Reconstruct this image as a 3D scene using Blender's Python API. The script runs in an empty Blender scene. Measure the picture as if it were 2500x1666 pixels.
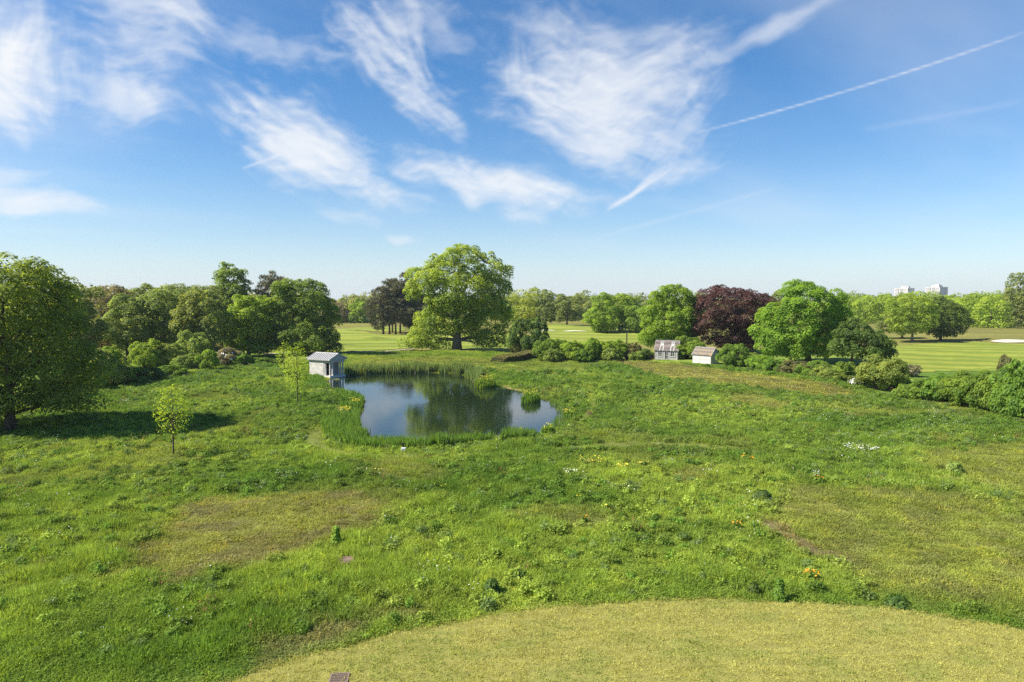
import bpy, math, random
import numpy as np
from mathutils import Vector
R = math.radians
SC = bpy.context.scene
COL = SC.collection
rng = np.random.default_rng(7)

# ------------------------------------------------------------------ camera
CAM_H, FPX, PITCH = 12.0, 1666.67, R(3.537)
cd = bpy.data.cameras.new('camera'); cam = bpy.data.objects.new('camera', cd); COL.objects.link(cam)
cd.lens = 24.0; cd.sensor_width = 36.0; cd.clip_start = 0.5; cd.clip_end = 20000
cam.location = (0, 0, CAM_H); cam.rotation_euler = (R(90) - PITCH, 0, 0)
SC.camera = cam
def ray(px, py):
    cx = (px - 1250) / FPX; cy = (833 - py) / FPX
    return np.array([cx, math.cos(PITCH) + cy * math.sin(PITCH), -math.sin(PITCH) + cy * math.cos(PITCH)])
def G(px, py, z=0.0):          # where a sight line meets level ground
    d = ray(px, py); t = (z - CAM_H) / d[2]
    return np.array([d[0] * t, d[1] * t])
def AT(px, py, Y):             # point of a sight line at a known distance
    d = ray(px, py); t = Y / d[1]
    return np.array([d[0] * t, Y, CAM_H + d[2] * t])

# ------------------------------------------------------------------ render, light
SC.render.engine = 'CYCLES'
cy_ = SC.cycles
cy_.max_bounces = 8; cy_.diffuse_bounces = 4; cy_.glossy_bounces = 3; cy_.transmission_bounces = 4; cy_.transparent_max_bounces = 6
cy_.sample_clamp_indirect = 4.0
cy_.use_denoising = False; cy_.denoiser = 'OPENIMAGEDENOISE'; cy_.denoising_input_passes = 'RGB_ALBEDO_NORMAL'; cy_.denoising_prefilter = 'ACCURATE'
vs = SC.view_settings
vs.view_transform = 'Standard'; vs.look = 'None'; vs.exposure = 0.97; vs.gamma = 1.0; vs.use_curve_mapping = False
SUN_EL, SUN_AZ = R(44), R(-103)           # azimuth from +Y, clockwise
SUN_V = Vector((math.cos(SUN_EL) * math.sin(SUN_AZ), math.cos(SUN_EL) * math.cos(SUN_AZ), math.sin(SUN_EL)))
sl = bpy.data.lights.new('sun', 'SUN'); so = bpy.data.objects.new('sun', sl); COL.objects.link(so)
sl.energy = 4.6; sl.angle = R(0.53); sl.color = (1.0, 0.93, 0.82)
so.rotation_euler = (-SUN_V).to_track_quat('-Z', 'Y').to_euler(); so.location = (-60, 0, 80)

# ------------------------------------------------------------------ sky with cirrus
W = bpy.data.worlds.new('World'); SC.world = W; W.use_nodes = True
nt = W.node_tree; nt.nodes.clear()
def N(t, **k):
    n = nt.nodes.new(t)
    for a, b in k.items(): setattr(n, a, b)
    return n
def L(a, b): nt.links.new(a, b)
def M(op, a, b=None, c=None, clamp=False):
    n = nt.nodes.new('ShaderNodeMath'); n.operation = op; n.use_clamp = clamp
    for i, v in enumerate((a, b, c)):
        if v is None: continue
        if isinstance(v, (int, float)): n.inputs[i].default_value = v
        else: nt.links.new(v, n.inputs[i])
    return n.outputs[0]
out = N('ShaderNodeOutputWorld'); bg = N('ShaderNodeBackground'); L(bg.outputs[0], out.inputs[0])
bg.inputs[1].default_value = 0.077
sky = N('ShaderNodeTexSky', sky_type='NISHITA'); sky.sun_disc = False
sky.sun_elevation = SUN_EL; sky.sun_rotation = SUN_AZ % (2 * math.pi)
sky.altitude = 50; sky.air_density = 1.0; sky.dust_density = 0.2; sky.ozone_density = 5.0
tc = N('ShaderNodeTexCoord'); sep = N('ShaderNodeSeparateXYZ'); L(tc.outputs['Generated'], sep.inputs[0])
el = M('ARCSINE', M('MAXIMUM', sep.outputs[2], 0.0))
hz = M('POWER', 2.718, M('DIVIDE', el, -R(5.2)))                 # dust haze that whitens the whole horizon
hs_ = N('ShaderNodeHueSaturation'); hs_.inputs['Saturation'].default_value = 1.24; L(sky.outputs[0], hs_.inputs['Color'])
mixc = N('ShaderNodeMix', data_type='RGBA'); L(M('MULTIPLY', hz, .8), mixc.inputs['Factor']); L(hs_.outputs[0], mixc.inputs['A'])
mixc.inputs['B'].default_value = (4.7, 5.35, 6.1, 1)
L(mixc.outputs['Result'], bg.inputs[0])

# ------------------------------------------------------------------ helpers
def tag(o, label=None, cat=None, group=None, kind=None):
    if label: o['label'] = label
    if cat: o['category'] = cat
    if group: o['group'] = group
    if kind: o['kind'] = kind
    return o
def empty(name, loc, rz=0.0):
    o = bpy.data.objects.new(name, None); COL.objects.link(o); o.location = loc; o.rotation_euler = (0, 0, rz)
    o.empty_display_size = 0.3
    return o
def put(name, me, parent=None, loc=None):
    o = bpy.data.objects.new(name, me); COL.objects.link(o)
    if parent is not None: o.parent = parent
    if loc is not None: o.location = loc
    return o
def np_mesh(name, v, quads=None, tris=None, mats=(), tint=None, mi=None, smooth=False):
    me = bpy.data.meshes.new(name)
    v = np.asarray(v, np.float32)
    nq = 0 if quads is None else len(quads); ntr = 0 if tris is None else len(tris)
    me.vertices.add(len(v)); me.vertices.foreach_set('co', v.ravel())
    loops = []
    if nq: loops.append(np.asarray(quads, np.int32).ravel())
    if ntr: loops.append(np.asarray(tris, np.int32).ravel())
    loops = np.concatenate(loops)
    me.loops.add(len(loops)); me.loops.foreach_set('vertex_index', loops)
    me.polygons.add(nq + ntr)
    st = np.concatenate([np.arange(nq) * 4, nq * 4 + np.arange(ntr) * 3]).astype(np.int32)
    me.polygons.foreach_set('loop_start', st)
    if mi is not None: me.polygons.foreach_set('material_index', np.asarray(mi, np.int32))
    if smooth: me.polygons.foreach_set('use_smooth', np.ones(nq + ntr, bool))
    if tint is not None:
        a = me.attributes.new('tint', 'FLOAT', 'POINT'); a.data.foreach_set('value', np.asarray(tint, np.float32))
    for m in mats: me.materials.append(m)
    me.update(calc_edges=True); me.validate()
    return me
class MB:
    """boxes, prisms, tubes gathered into one mesh"""
    def __init__(s): s.v = []; s.f = []
    def poly(s, pts, faces):
        b = len(s.v); s.v += [tuple(p) for p in pts]; s.f += [tuple(b + i for i in f) for f in faces]; return s
    def box(s, x0, x1, y0, y1, z0, z1):
        return s.poly([(x0,y0,z0),(x1,y0,z0),(x1,y1,z0),(x0,y1,z0),(x0,y0,z1),(x1,y0,z1),(x1,y1,z1),(x0,y1,z1)],
                      [(0,3,2,1),(4,5,6,7),(0,1,5,4),(1,2,6,5),(2,3,7,6),(3,0,4,7)])
    def extrude(s, pts, off):          # closed outline pushed along a vector
        n = len(pts); o = np.asarray(off)
        p = [np.asarray(q, float) for q in pts]
        return s.poly(p + [q + o for q in p], [tuple(range(n))[::-1], tuple(range(n, 2 * n))] + [(i, (i + 1) % n, n + (i + 1) % n, n + i) for i in range(n)])
    def tube(s, path, radii, seg=8, cap=True):
        path = np.asarray(path, float); n = len(path); pts = []
        for i in range(n):
            t = path[min(i + 1, n - 1)] - path[max(i - 1, 0)]; t /= (np.linalg.norm(t) + 1e-9)
            a = np.cross(t, (0.3, 1, 0.1) if abs(t[2]) > .6 else (0, 0, 1)); a /= np.linalg.norm(a); b = np.cross(t, a)
            for k in range(seg):
                w = 2 * math.pi * k / seg
                pts.append(path[i] + radii[i] * (math.cos(w) * a + math.sin(w) * b))
        f = [(i*seg+k, i*seg+(k+1) % seg, (i+1)*seg+(k+1) % seg, (i+1)*seg+k) for i in range(n - 1) for k in range(seg)]
        if cap: f += [tuple(range(seg))[::-1], tuple(range((n - 1) * seg, n * seg))]
        return s.poly(pts, f)
    def mesh(s, name, mat, smooth=False):
        me = bpy.data.meshes.new(name); me.from_pydata(s.v, [], s.f)
        if mat: me.materials.append(mat)
        if smooth: me.polygons.foreach_set('use_smooth', np.ones(len(s.f), bool))
        me.update(); return me
    def build(s, name, mat, parent=None, loc=None, smooth=False): return put(name, s.mesh(name, mat, smooth), parent, loc)

# value noise
_perm = np.random.default_rng(3).random((256, 256))
def vnoise(x, y):
    x = np.asarray(x, float); y = np.asarray(y, float)
    xi = np.floor(x).astype(int); yi = np.floor(y).astype(int); fx = x - xi; fy = y - yi
    fx = fx * fx * (3 - 2 * fx); fy = fy * fy * (3 - 2 * fy)
    g = lambda a, b: _perm[a & 255, b & 255]
    return (g(xi, yi) * (1 - fx) + g(xi + 1, yi) * fx) * (1 - fy) + (g(xi, yi + 1) * (1 - fx) + g(xi + 1, yi + 1) * fx) * fy
def fbm(x, y, o=4):
    s = 0; a = .5; t = 0
    for i in range(o):
        s = s + a * vnoise(x * 2 ** i + 17 * i, y * 2 ** i + 31 * i); t += a; a *= .5
    return s / t
def sstep(a, b, x): t = np.clip((x - a) / (b - a), 0, 1); return t * t * (3 - 2 * t)
def sdf(poly, x, y):
    """signed distance to a closed outline, negative inside"""
    x = np.asarray(x, float); y = np.asarray(y, float); P = np.asarray(poly, float); n = len(P)
    d = np.full(x.shape, 1e18); ins = np.zeros(x.shape, bool)
    for i in range(n):
        a, b = P[i], P[(i + 1) % n]; e = b - a
        wx, wy = x - a[0], y - a[1]
        t = np.clip((wx * e[0] + wy * e[1]) / (e @ e), 0, 1)
        d = np.minimum(d, (wx - t * e[0]) ** 2 + (wy - t * e[1]) ** 2)
        c = ((a[1] <= y) & (b[1] > y)) | ((b[1] <= y) & (a[1] > y))
        with np.errstate(divide='ignore', invalid='ignore'):
            xx = a[0] + (y - a[1]) / (b[1] - a[1] if b[1] != a[1] else 1e-9) * e[0]
        ins ^= c & (x < xx)
    return np.where(ins, -1, 1) * np.sqrt(d)
def dline(pts, x, y):
    P = np.asarray(pts, float); d = np.full(np.shape(x), 1e18)
    for a, b in zip(P[:-1], P[1:]):
        e = b - a; wx, wy = x - a[0], y - a[1]; t = np.clip((wx * e[0] + wy * e[1]) / (e @ e), 0, 1)
        d = np.minimum(d, (wx - t * e[0]) ** 2 + (wy - t * e[1]) ** 2)
    return np.sqrt(d)
def smooth_closed(P, it=2):
    P = np.asarray(P, float)
    for _ in range(it):
        Q = np.roll(P, -1, 0); P = np.stack([.75 * P + .25 * Q, .25 * P + .75 * Q], 1).reshape(-1, 2)
    return P

# ------------------------------------------------------------------ where things lie on the ground
WZ = -0.45
POND = smooth_closed([G(px, py, WZ) for px, py in [(803,922),(839,918),(917,913),(1000,911),(1080,911),(1130,915),(1160,930),(1165,941),(1211,946),(1262,952),
        (1300,968),(1330,977),(1372,992),(1380,1008),(1370,1036),(1340,1054),(1296,1061),(1237,1064),(1126,1074),(1050,1081),(976,1085),(925,1078),(878,1062),
        (872,1036),(884,1003),(893,982),(886,968),(865,958),(836,953),(800,949)]])
# mown lawn: the far edge is an arc of a circle
def circ(a, b, c):
    A = 2 * np.array([b - a, c - a]); r = np.array([b @ b - a @ a, c @ c - a @ a]); o = np.linalg.solve(A, r); return o, np.linalg.norm(a - o)
LC, LR = circ(G(540, 1666), G(1400, 1478), G(2500, 1535))
def lawn_d(x, y):       # negative on the lawn
    return np.hypot(x - LC[0], y - LC[1]) - LR - .25 * (fbm(x * .5, y * .5, 3) - .5) * 2
gp = lambda L_: [G(*p) for p in L_]
DRY = [   # outline, strength, tone (0 olive, 1 straw yellow, 2 brown)
    (gp([(300,1395),(290,1372),(380,1290),(440,1238),(560,1218),(720,1207),(860,1200),(950,1225),(905,1290),(800,1308),(740,1350),(640,1372),(450,1402)]), .95, 0.95),
    (gp([(1850,1245),(1960,1190),(2140,1200),(2330,1220),(2500,1280),(2600,1300),(2600,1500),(2250,1478),(2080,1425),(2030,1385),(1960,1330),(1880,1275)]), .62, 0.7),
    (gp([(1490,880),(1640,888),(1800,908),(1950,928),(2095,955),(2085,968),(1900,957),(1750,943),(1640,930),(1560,903)]), .9, 1.15),
    (gp([(1770,968),(1850,966),(1935,990),(1880,1000),(1800,988)]), .7, 1.1),
    (gp([(2240,1110),(2500,1085),(2600,1090),(2600,1230),(2400,1190),(2270,1165)]), .6, 0.9),
    (gp([(600,1580),(800,1525),(960,1490),(1070,1485),(1000,1525),(800,1560),(650,1620)]), .8, 1.7),
    (gp([(860,1120),(1000,1115),(1100,1150),(1060,1185),(930,1190)]), .5, .5),
    (gp([(1230,1262),(1330,1245),(1500,1262),(1480,1285),(1300,1285)]), .6, .8),
    (gp([(1640,1155),(1740,1150),(1720,1180),(1650,1180)]), .6, .9),
    (gp([(1100,885),(1300,880),(1500,890),(1400,915),(1200,910)]), .35, .6),
    (gp([(860,880),(1100,872),(1220,880),(1180,900),(1050,893),(870,893)]), .55, .9),
]
PATHS = [ ([G(*p) for p in L_], w) for L_, w in [
    ([(880,1000),(840,1020),(795,1040),(765,1060),(770,1080),(850,1104),(960,1112),(1010,1113)], .55),
    ([(1380,1092),(1480,1090),(1600,1092),(1700,1098),(1840,1112)], .45),
    ([(2190,1165),(2300,1180),(2400,1195),(2520,1213)], .45),
    ([(1440,930),(1450,990),(1420,1020),(1390,1030)], .12),
    ([(850,965),(830,990),(835,1003)], .5), ([(690,940),(720,930),(760,925)], .4)] ]
TRAIL = [G(*p) for p in [(1885,1283),(1935,1315),(1990,1345),(2035,1358)]]
FLAT_SPOTS = [(G(850, 1374), 1.3), (G(985, 1099), .7)]
BUNKERS = [ # px,py, half width m, label
    (1403, 814, 3.6, 'pale sand bunker in front of the bare trunked fairway tree'),
    (1335, 810, 2.8, 'narrow sand bunker beside the dark bush, partly hidden by it'),
    (1517, 813, 3.2, 'sand bunker seen beneath the fairway tree with two slim trunks'),
    (1460, 808, 1.5, 'small far sand bunker just above the ivy covered tree base'),
    (2478, 832, 6.5, 'long white sand bunker at the far edge of the striped fairway')]
MOUNDS = [(G(914, 829), 3.2, 1.1), (G(1380, 803), 9, 1.2), (G(1430, 800), 6, 1.0), (G(1340, 803), 7, .9), (G(870, 826), 6, .6), (G(960, 828), 5, .6),(G(1517, 806), 8, .8)]
def height(x, y):
    x = np.asarray(x, float); y = np.asarray(y, float)
    far = sstep(150, 185, y)
    h = (fbm(x / 14, y / 14, 3) - .5) * .9 * sstep(26, 40, y) * (1 - far)
    h = h + (fbm(x / 1.5, y / 1.5, 2) - .5) * .30 * sstep(25, 30, y) * (1 - far)
    h = h + far * ((fbm(x / 40 + 9, y / 30, 3) - .5) * 1.7 + (fbm(x / 60, y / 5.5, 2) - .5) * .55 * (1 - sstep(260, 320, y)))
    for c, r, a in MOUNDS: h = h + a * np.exp(-((x - c[0]) ** 2 + (y - c[1]) ** 2) / (r * r))
    for px, py, w, _ in BUNKERS:
        c = G(px, py); h = h + (w * .10) * np.exp(-(((x - c[0]) / w) ** 2 + ((y - c[1] - w * .9) / (w * .8)) ** 2))
    near = (np.abs(x) < 60) & (y > 40) & (y < 130)
    s = np.full(x.shape, 50.0)
    if near.any(): s[near] = sdf(POND, x[near], y[near])
    k = sstep(0, 6.5, s)
    h = np.where(s < 20, WZ * (1 - k) + h * k, h)
    h = np.where(s < 0, WZ + np.maximum(s, -4) * .3, h)
    return h
def H(x, y): return float(height(np.array([x]), np.array([y]))[0])
def zones(x, y):
    """dryness, tone and path strength of the meadow at each spot"""
    j = (fbm(x / 1.6, y / 1.6, 3) - .5) * 3.0
    dry = np.zeros(np.shape(x)); tone = np.full(np.shape(x), .6)
    for P, s, t in DRY:
        soft = .6 + .012 * np.mean([q[1] for q in P])
        d = sdf(P, x, y) + j
        w = s * sstep(soft, -soft, d)
        tone = np.where(w > dry, t, tone); dry = np.maximum(dry, w)
    pth = np.zeros(np.shape(x))
    for P, w in PATHS: pth = np.maximum(pth, 1 - sstep(w, w + .55, dline(P, x, y)))
    tr = 1 - sstep(.25, .9, dline(TRAIL, x, y) + j * .15)
    n = fbm(x / 9 + 40, y / 9, 4)
    dry = np.maximum(dry, .38 * sstep(.60, .74, n) * sstep(30, 40, y))
    return dry, tone, pth, tr
def meadow_col(x, y, r=None):
    """albedo of the sward"""
    dry, tone, pth, tr = zones(x, y)
    n1 = fbm(x / 11, y / 11, 4); n2 = fbm(x / 2.2 + 50, y / 2.2, 3)
    t = np.clip((n1 - .5) * 2.4 + (n2 - .5) * 1.3 + .5, 0, 1)[:, None]
    dk = np.array([.118, .198, .027]); lt = np.array([.262, .332, .052])
    c = dk * (1 - t) + lt * t
    olive = np.array([.200, .225, .040]); straw = np.array([.265, .270, .062]); brown = np.array([.205, .172, .085])
    tn = tone[:, None]
    dc = np.where(tn < 1, olive * (1 - tn) + straw * tn, straw * (2 - tn) + brown * (tn - 1))
    br = sstep(.44, .62, fbm(x / 1.3 + 70, y / 1.3, 4))[:, None] * .6; dc = dc * (1 - br) + brown * br
    dc = dc * (.75 + .5 * n2[:, None])
    c = c * (1 - dry[:, None]) + dc * dry[:, None]
    c = c * (1 - pth[:, None] * .8) + np.array([.27, .31, .07]) * pth[:, None] * .8
    c = c * (1 - tr[:, None] * .9) + np.array([.30, .23, .11]) * tr[:, None] * .75
    return c, dry, tone, pth, tr
# ------------------------------------------------------------------ materials
def mat(name):
    m = bpy.data.materials.new(name); m.use_nodes = True; t = m.node_tree; t.nodes.clear()
    o = t.nodes.new('ShaderNodeOutputMaterial')
    return m, t, o
def pbsdf(t, col=(.5, .5, .5), rough=.7, spec=.3):
    p = t.nodes.new('ShaderNodeBsdfPrincipled')
    p.inputs['Base Color'].default_value = (*col, 1); p.inputs['Roughness'].default_value = rough; p.inputs['Specular IOR Level'].default_value = spec
    return p
def plain(name, col, rough=.7, spec=.3, var=.18, scale=6.0, bump=0.0, metallic=0.0, stain=None):
    """a paint, wood or stone with uneven tone"""
    m, t, o = mat(name); p = pbsdf(t, col, rough, spec); p.inputs['Metallic'].default_value = metallic
    tcn = t.nodes.new('ShaderNodeTexCoord'); oi = t.nodes.new('ShaderNodeObjectInfo')
    ad = t.nodes.new('ShaderNodeVectorMath'); ad.operation = 'ADD'
    t.links.new(tcn.outputs['Object'], ad.inputs[0]); t.links.new(oi.outputs['Location'], ad.inputs[1])
    n = t.nodes.new('ShaderNodeTexNoise'); n.inputs['Scale'].default_value = scale; n.inputs['Detail'].default_value = 5
    t.links.new(ad.outputs[0], n.inputs['Vector'])
    a1 = t.nodes.new('ShaderNodeMath'); a1.operation = 'ADD'; t.links.new(n.outputs[0], a1.inputs[0])
    sc = t.nodes.new('ShaderNodeMath'); sc.operation = 'MULTIPLY_ADD'; t.links.new(oi.outputs['Random'], sc.inputs[0]); sc.inputs[1].default_value = .5; sc.inputs[2].default_value = -.25
    t.links.new(sc.outputs[0], a1.inputs[1])
    mr = t.nodes.new('ShaderNodeMapRange'); t.links.new(a1.outputs[0], mr.inputs[0]); mr.inputs[1].default_value = .2; mr.inputs[2].default_value = .8
    mr.inputs[3].default_value = 1 - var * 1.6; mr.inputs[4].default_value = 1 + var
    vm = t.nodes.new('ShaderNodeVectorMath'); vm.operation = 'SCALE'; vm.inputs[0].default_value = col; t.links.new(mr.outputs[0], vm.inputs['Scale'])
    last = vm.outputs[0]
    if stain:
        sn = t.nodes.new('ShaderNodeTexNoise'); sn.inputs['Scale'].default_value = stain[1]; sn.inputs['Detail'].default_value = 6; t.links.new(ad.outputs[0], sn.inputs['Vector'])
        sr = t.nodes.new('ShaderNodeMapRange'); t.links.new(sn.outputs[0], sr.inputs[0]); sr.inputs[1].default_value = stain[2]; sr.inputs[2].default_value = stain[2] + .14
        mx = t.nodes.new('ShaderNodeMix'); mx.data_type = 'RGBA'; t.links.new(sr.outputs[0], mx.inputs['Factor']); t.links.new(last, mx.inputs['A']); mx.inputs['B'].default_value = (*stain[0], 1)
        last = mx.outputs['Result']
    t.links.new(last, p.inputs['Base Color'])
    if bump:
        b = t.nodes.new('ShaderNodeBump'); b.inputs['Strength'].default_value = bump; b.inputs['Distance'].default_value = .02
        t.links.new(n.outputs[0], b.inputs['Height']); t.links.new(b.outputs[0], p.inputs['Normal'])
    t.links.new(p.outputs[0], o.inputs[0]); return m
def leaf_mat(name, dark, light, trans=None, tw=.48, rough=.6, spec=.22, hue=.012):
    m, t, o = mat(name)
    at = t.nodes.new('ShaderNodeAttribute'); at.attribute_name = 'tint'
    oi = t.nodes.new('ShaderNodeObjectInfo')
    mx = t.nodes.new('ShaderNodeMix'); mx.data_type = 'RGBA'; t.links.new(at.outputs['Fac'], mx.inputs['Factor'])
    mx.inputs['A'].default_value = (*dark, 1); mx.inputs['B'].default_value = (*light, 1)
    hs = t.nodes.new('ShaderNodeHueSaturation'); t.links.new(mx.outputs['Result'], hs.inputs['Color'])
    q = t.nodes.new('ShaderNodeMapRange'); t.links.new(oi.outputs['Random'], q.inputs[0]); q.inputs[3].default_value = .5 - hue; q.inputs[4].default_value = .5 + hue
    t.links.new(q.outputs[0], hs.inputs['Hue'])
    p = pbsdf(t, dark, rough, spec); t.links.new(hs.outputs[0], p.inputs['Base Color'])
    tr = t.nodes.new('ShaderNodeBsdfTranslucent')
    tm = t.nodes.new('ShaderNodeMix'); tm.data_type = 'RGBA'; tm.blend_type = 'MULTIPLY'; tm.inputs['Factor'].default_value = 1
    t.links.new(hs.outputs[0], tm.inputs['A']); tm.inputs['B'].default_value = (*(trans or (1.9, 1.75, .75)), 1)
    t.links.new(tm.outputs['Result'], tr.inputs['Color'])
    ms = t.nodes.new('ShaderNodeMixShader'); ms.inputs[0].default_value = tw
    t.links.new(p.outputs[0], ms.inputs[1]); t.links.new(tr.outputs[0], ms.inputs[2]); t.links.new(ms.outputs[0], o.inputs[0])
    return m
def grass_mat(name, gain=1.0, tw=.35):
    """blade material: colour comes from the spot where the tuft grows"""
    m, t, o = mat(name)
    at = t.nodes.new('ShaderNodeAttribute'); at.attribute_type = 'INSTANCER'; at.attribute_name = 'gcol'
    ti = t.nodes.new('ShaderNodeAttribute'); ti.attribute_name = 'tint'
    mr = t.nodes.new('ShaderNodeMapRange'); t.links.new(ti.outputs['Fac'], mr.inputs[0]); mr.inputs[3].default_value = .7 * gain; mr.inputs[4].default_value = 1.4 * gain
    vm = t.nodes.new('ShaderNodeVectorMath'); vm.operation = 'SCALE'; t.links.new(at.outputs['Vector'], vm.inputs[0]); t.links.new(mr.outputs[0], vm.inputs['Scale'])
    p = pbsdf(t, (.1, .2, .02), .7, .12); t.links.new(vm.outputs[0], p.inputs['Base Color'])
    tr = t.nodes.new('ShaderNodeBsdfTranslucent')
    tm = t.nodes.new('ShaderNodeVectorMath'); tm.operation = 'MULTIPLY'; t.links.new(vm.outputs[0], tm.inputs[0]); tm.inputs[1].default_value = (1.5, 1.45, .8)
    t.links.new(tm.outputs[0], tr.inputs['Color'])
    ms = t.nodes.new('ShaderNodeMixShader'); ms.inputs[0].default_value = tw
    t.links.new(p.outputs[0], ms.inputs[1]); t.links.new(tr.outputs[0], ms.inputs[2]); t.links.new(ms.outputs[0], o.inputs[0])
    return m
def ground_mat(name, kind):
    m, t, o = mat(name); p = pbsdf(t, (.1, .15, .03), .95, .1)
    g = t.nodes.new('ShaderNodeNewGeometry')
    if kind == 'meadow':
        at = t.nodes.new('ShaderNodeAttribute'); at.attribute_name = 'gcol'; base = at.outputs['Vector']
        s1, s2, lo, hi = .9, 7.0, .62, 1.15
    else:
        mp = t.nodes.new('ShaderNodeMapping'); t.links.new(g.outputs['Position'], mp.inputs[0])
        wv = t.nodes.new('ShaderNodeTexWave'); t.links.new(mp.outputs[0], wv.inputs['Vector'])
        cr = t.nodes.new('ShaderNodeMix'); cr.data_type = 'RGBA'
        if kind == 'lawn':
            mp.inputs['Rotation'].default_value = (0, 0, R(-4)); wv.bands_direction = 'Y'; wv.inputs['Scale'].default_value = .55; wv.inputs['Distortion'].default_value = 5; wv.inputs['Detail'].default_value = 3; wv.inputs['Detail Scale'].default_value = 2.2
            cr.inputs['A'].default_value = (.30, .29, .080, 1); cr.inputs['B'].default_value = (.355, .335, .09, 1)
            s1, s2, lo, hi = 1.3, 16.0, .8, 1.16
        elif kind == 'fairway_a':
            mp.inputs['Rotation'].default_value = (0, 0, R(3)); wv.bands_direction = 'Y'; wv.inputs['Scale'].default_value = .024; wv.inputs['Distortion'].default_value = 1.2; wv.inputs['Detail'].default_value = 2
            cr.inputs['A'].default_value = (.20, .26, .035, 1); cr.inputs['B'].default_value = (.33, .37, .06, 1); s1, s2, lo, hi = .05, .8, .88, 1.12
        else:
            mp.inputs['Rotation'].default_value = (0, 0, R(22)); wv.bands_direction = 'Y'; wv.inputs['Scale'].default_value = .030; wv.inputs['Distortion'].default_value = .8
            cr.inputs['A'].default_value = (.20, .265, .035, 1); cr.inputs['B'].default_value = (.33, .365, .055, 1); s1, s2, lo, hi = .05, .8, .9, 1.1
        t.links.new(wv.outputs['Fac'], cr.inputs['Factor']); base = cr.outputs['Result']
    n1 = t.nodes.new('ShaderNodeTexNoise'); n1.inputs['Scale'].default_value = s1; n1.inputs['Detail'].default_value = 6; t.links.new(g.outputs['Position'], n1.inputs['Vector'])
    n2 = t.nodes.new('ShaderNodeTexNoise'); n2.inputs['Scale'].default_value = s2; n2.inputs['Detail'].default_value = 4; t.links.new(g.outputs['Position'], n2.inputs['Vector'])
    ad = t.nodes.new('ShaderNodeMath'); ad.operation = 'ADD'; t.links.new(n1.outputs[0], ad.inputs[0]); t.links.new(n2.outputs[0], ad.inputs[1])
    mr = t.nodes.new('ShaderNodeMapRange'); t.links.new(ad.outputs[0], mr.inputs[0]); mr.inputs[1].default_value = .7; mr.inputs[2].default_value = 1.3; kk = 1.0 if kind == 'meadow' else .8; mr.inputs[3].default_value = lo * kk; mr.inputs[4].default_value = hi * kk
    vm = t.nodes.new('ShaderNodeVectorMath'); vm.operation = 'SCALE'; t.links.new(base, vm.inputs[0]); t.links.new(mr.outputs[0], vm.inputs['Scale'])
    t.links.new(vm.outputs[0], p.inputs['Base Color'])
    b = t.nodes.new('ShaderNodeBump'); b.inputs['Strength'].default_value = .6; b.inputs['Distance'].default_value = .05 if kind != 'meadow' else .12
    t.links.new(n2.outputs[0], b.inputs['Height']); t.links.new(b.outputs[0], p.inputs['Normal'])
    t.links.new(p.outputs[0], o.inputs[0]); return m
M_GRASS = grass_mat('grass_blade', 1.28); M_WEED = grass_mat('weed_leaf', 1.28, .35)
M_MEADOW = ground_mat('meadow_ground', 'meadow'); M_LAWN = ground_mat('lawn_turf', 'lawn')
M_FWA = ground_mat('fairway_turf', 'fairway_a'); M_FWB = ground_mat('fairway_turf_striped', 'fairway_b')
M_BARK = plain('bark', (.10, .078, .055), .9, .1, .35, 3.0, .6)
M_BARKP = plain('pine_bark', (.13, .085, .06), .9, .1, .35, 3.0, .6)
M_BARKG = plain('pale_bark', (.19, .17, .13), .9, .1, .4, 2.0, .5)
M_SAND = plain('sand', (.60, .55, .43), .95, .1, .1, .6)
M_GRAVEL = plain('gravel', (.42, .37, .25), .95, .1, .2, 2.0)
M_FLW = plain('white_petals', (.80, .80, .74), .6, .2, .1); M_FLY = plain('yellow_petals', (.78, .66, .07), .6, .2, .1); M_FLO = plain('orange_petals', (.85, .34, .02), .6, .2, .15)
M_RED = plain('sorrel_seed_heads', (.22, .11, .05), .8, .1, .2)
# water
M_WATER, t, o = mat('pond_water'); p = pbsdf(t, (.010, .020, .010), .03, .5); p.inputs['IOR'].default_value = 1.33
g = t.nodes.new('ShaderNodeNewGeometry'); mp = t.nodes.new('ShaderNodeMapping'); t.links.new(g.outputs['Position'], mp.inputs[0]); mp.inputs['Scale'].default_value = (1.0, 2.2, 1)
n1 = t.nodes.new('ShaderNodeTexNoise'); n1.inputs['Scale'].default_value = 1.6; n1.inputs['Detail'].default_value = 4; t.links.new(mp.outputs[0], n1.inputs['Vector'])
n2 = t.nodes.new('ShaderNodeTexNoise'); n2.inputs['Scale'].default_value = .09; n2.inputs['Detail'].default_value = 2; t.links.new(g.outputs['Position'], n2.inputs['Vector'])
mr = t.nodes.new('ShaderNodeMapRange'); t.links.new(n2.outputs[0], mr.inputs[0]); mr.inputs[1].default_value = .4; mr.inputs[2].default_value = .62; mr.inputs[3].default_value = .15; mr.inputs[4].default_value = 1
b = t.nodes.new('ShaderNodeBump'); b.inputs['Distance'].default_value = .006; t.links.new(n1.outputs[0], b.inputs['Height']); t.links.new(mr.outputs[0], b.inputs['Strength']); t.links.new(b.outputs[0], p.inputs['Normal'])
t.links.new(p.outputs[0], o.inputs[0])

# outline of the meadow (hedges and woods bound it)
MEADOW = gp([(-400,1060),(0,1000),(240,950),(330,925),(420,912),(500,900),(640,892),(700,885),(780,876),(860,866),(1000,857),(1215,861),(1330,876),(1490,880),(1640,885),(1760,892),(1880,905),(1990,925),(2090,945),(2210,970),(2350,990),(2500,1020),(2900,1080)]) + [np.array([90., 12.]), np.array([-90., 12.])]
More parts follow.
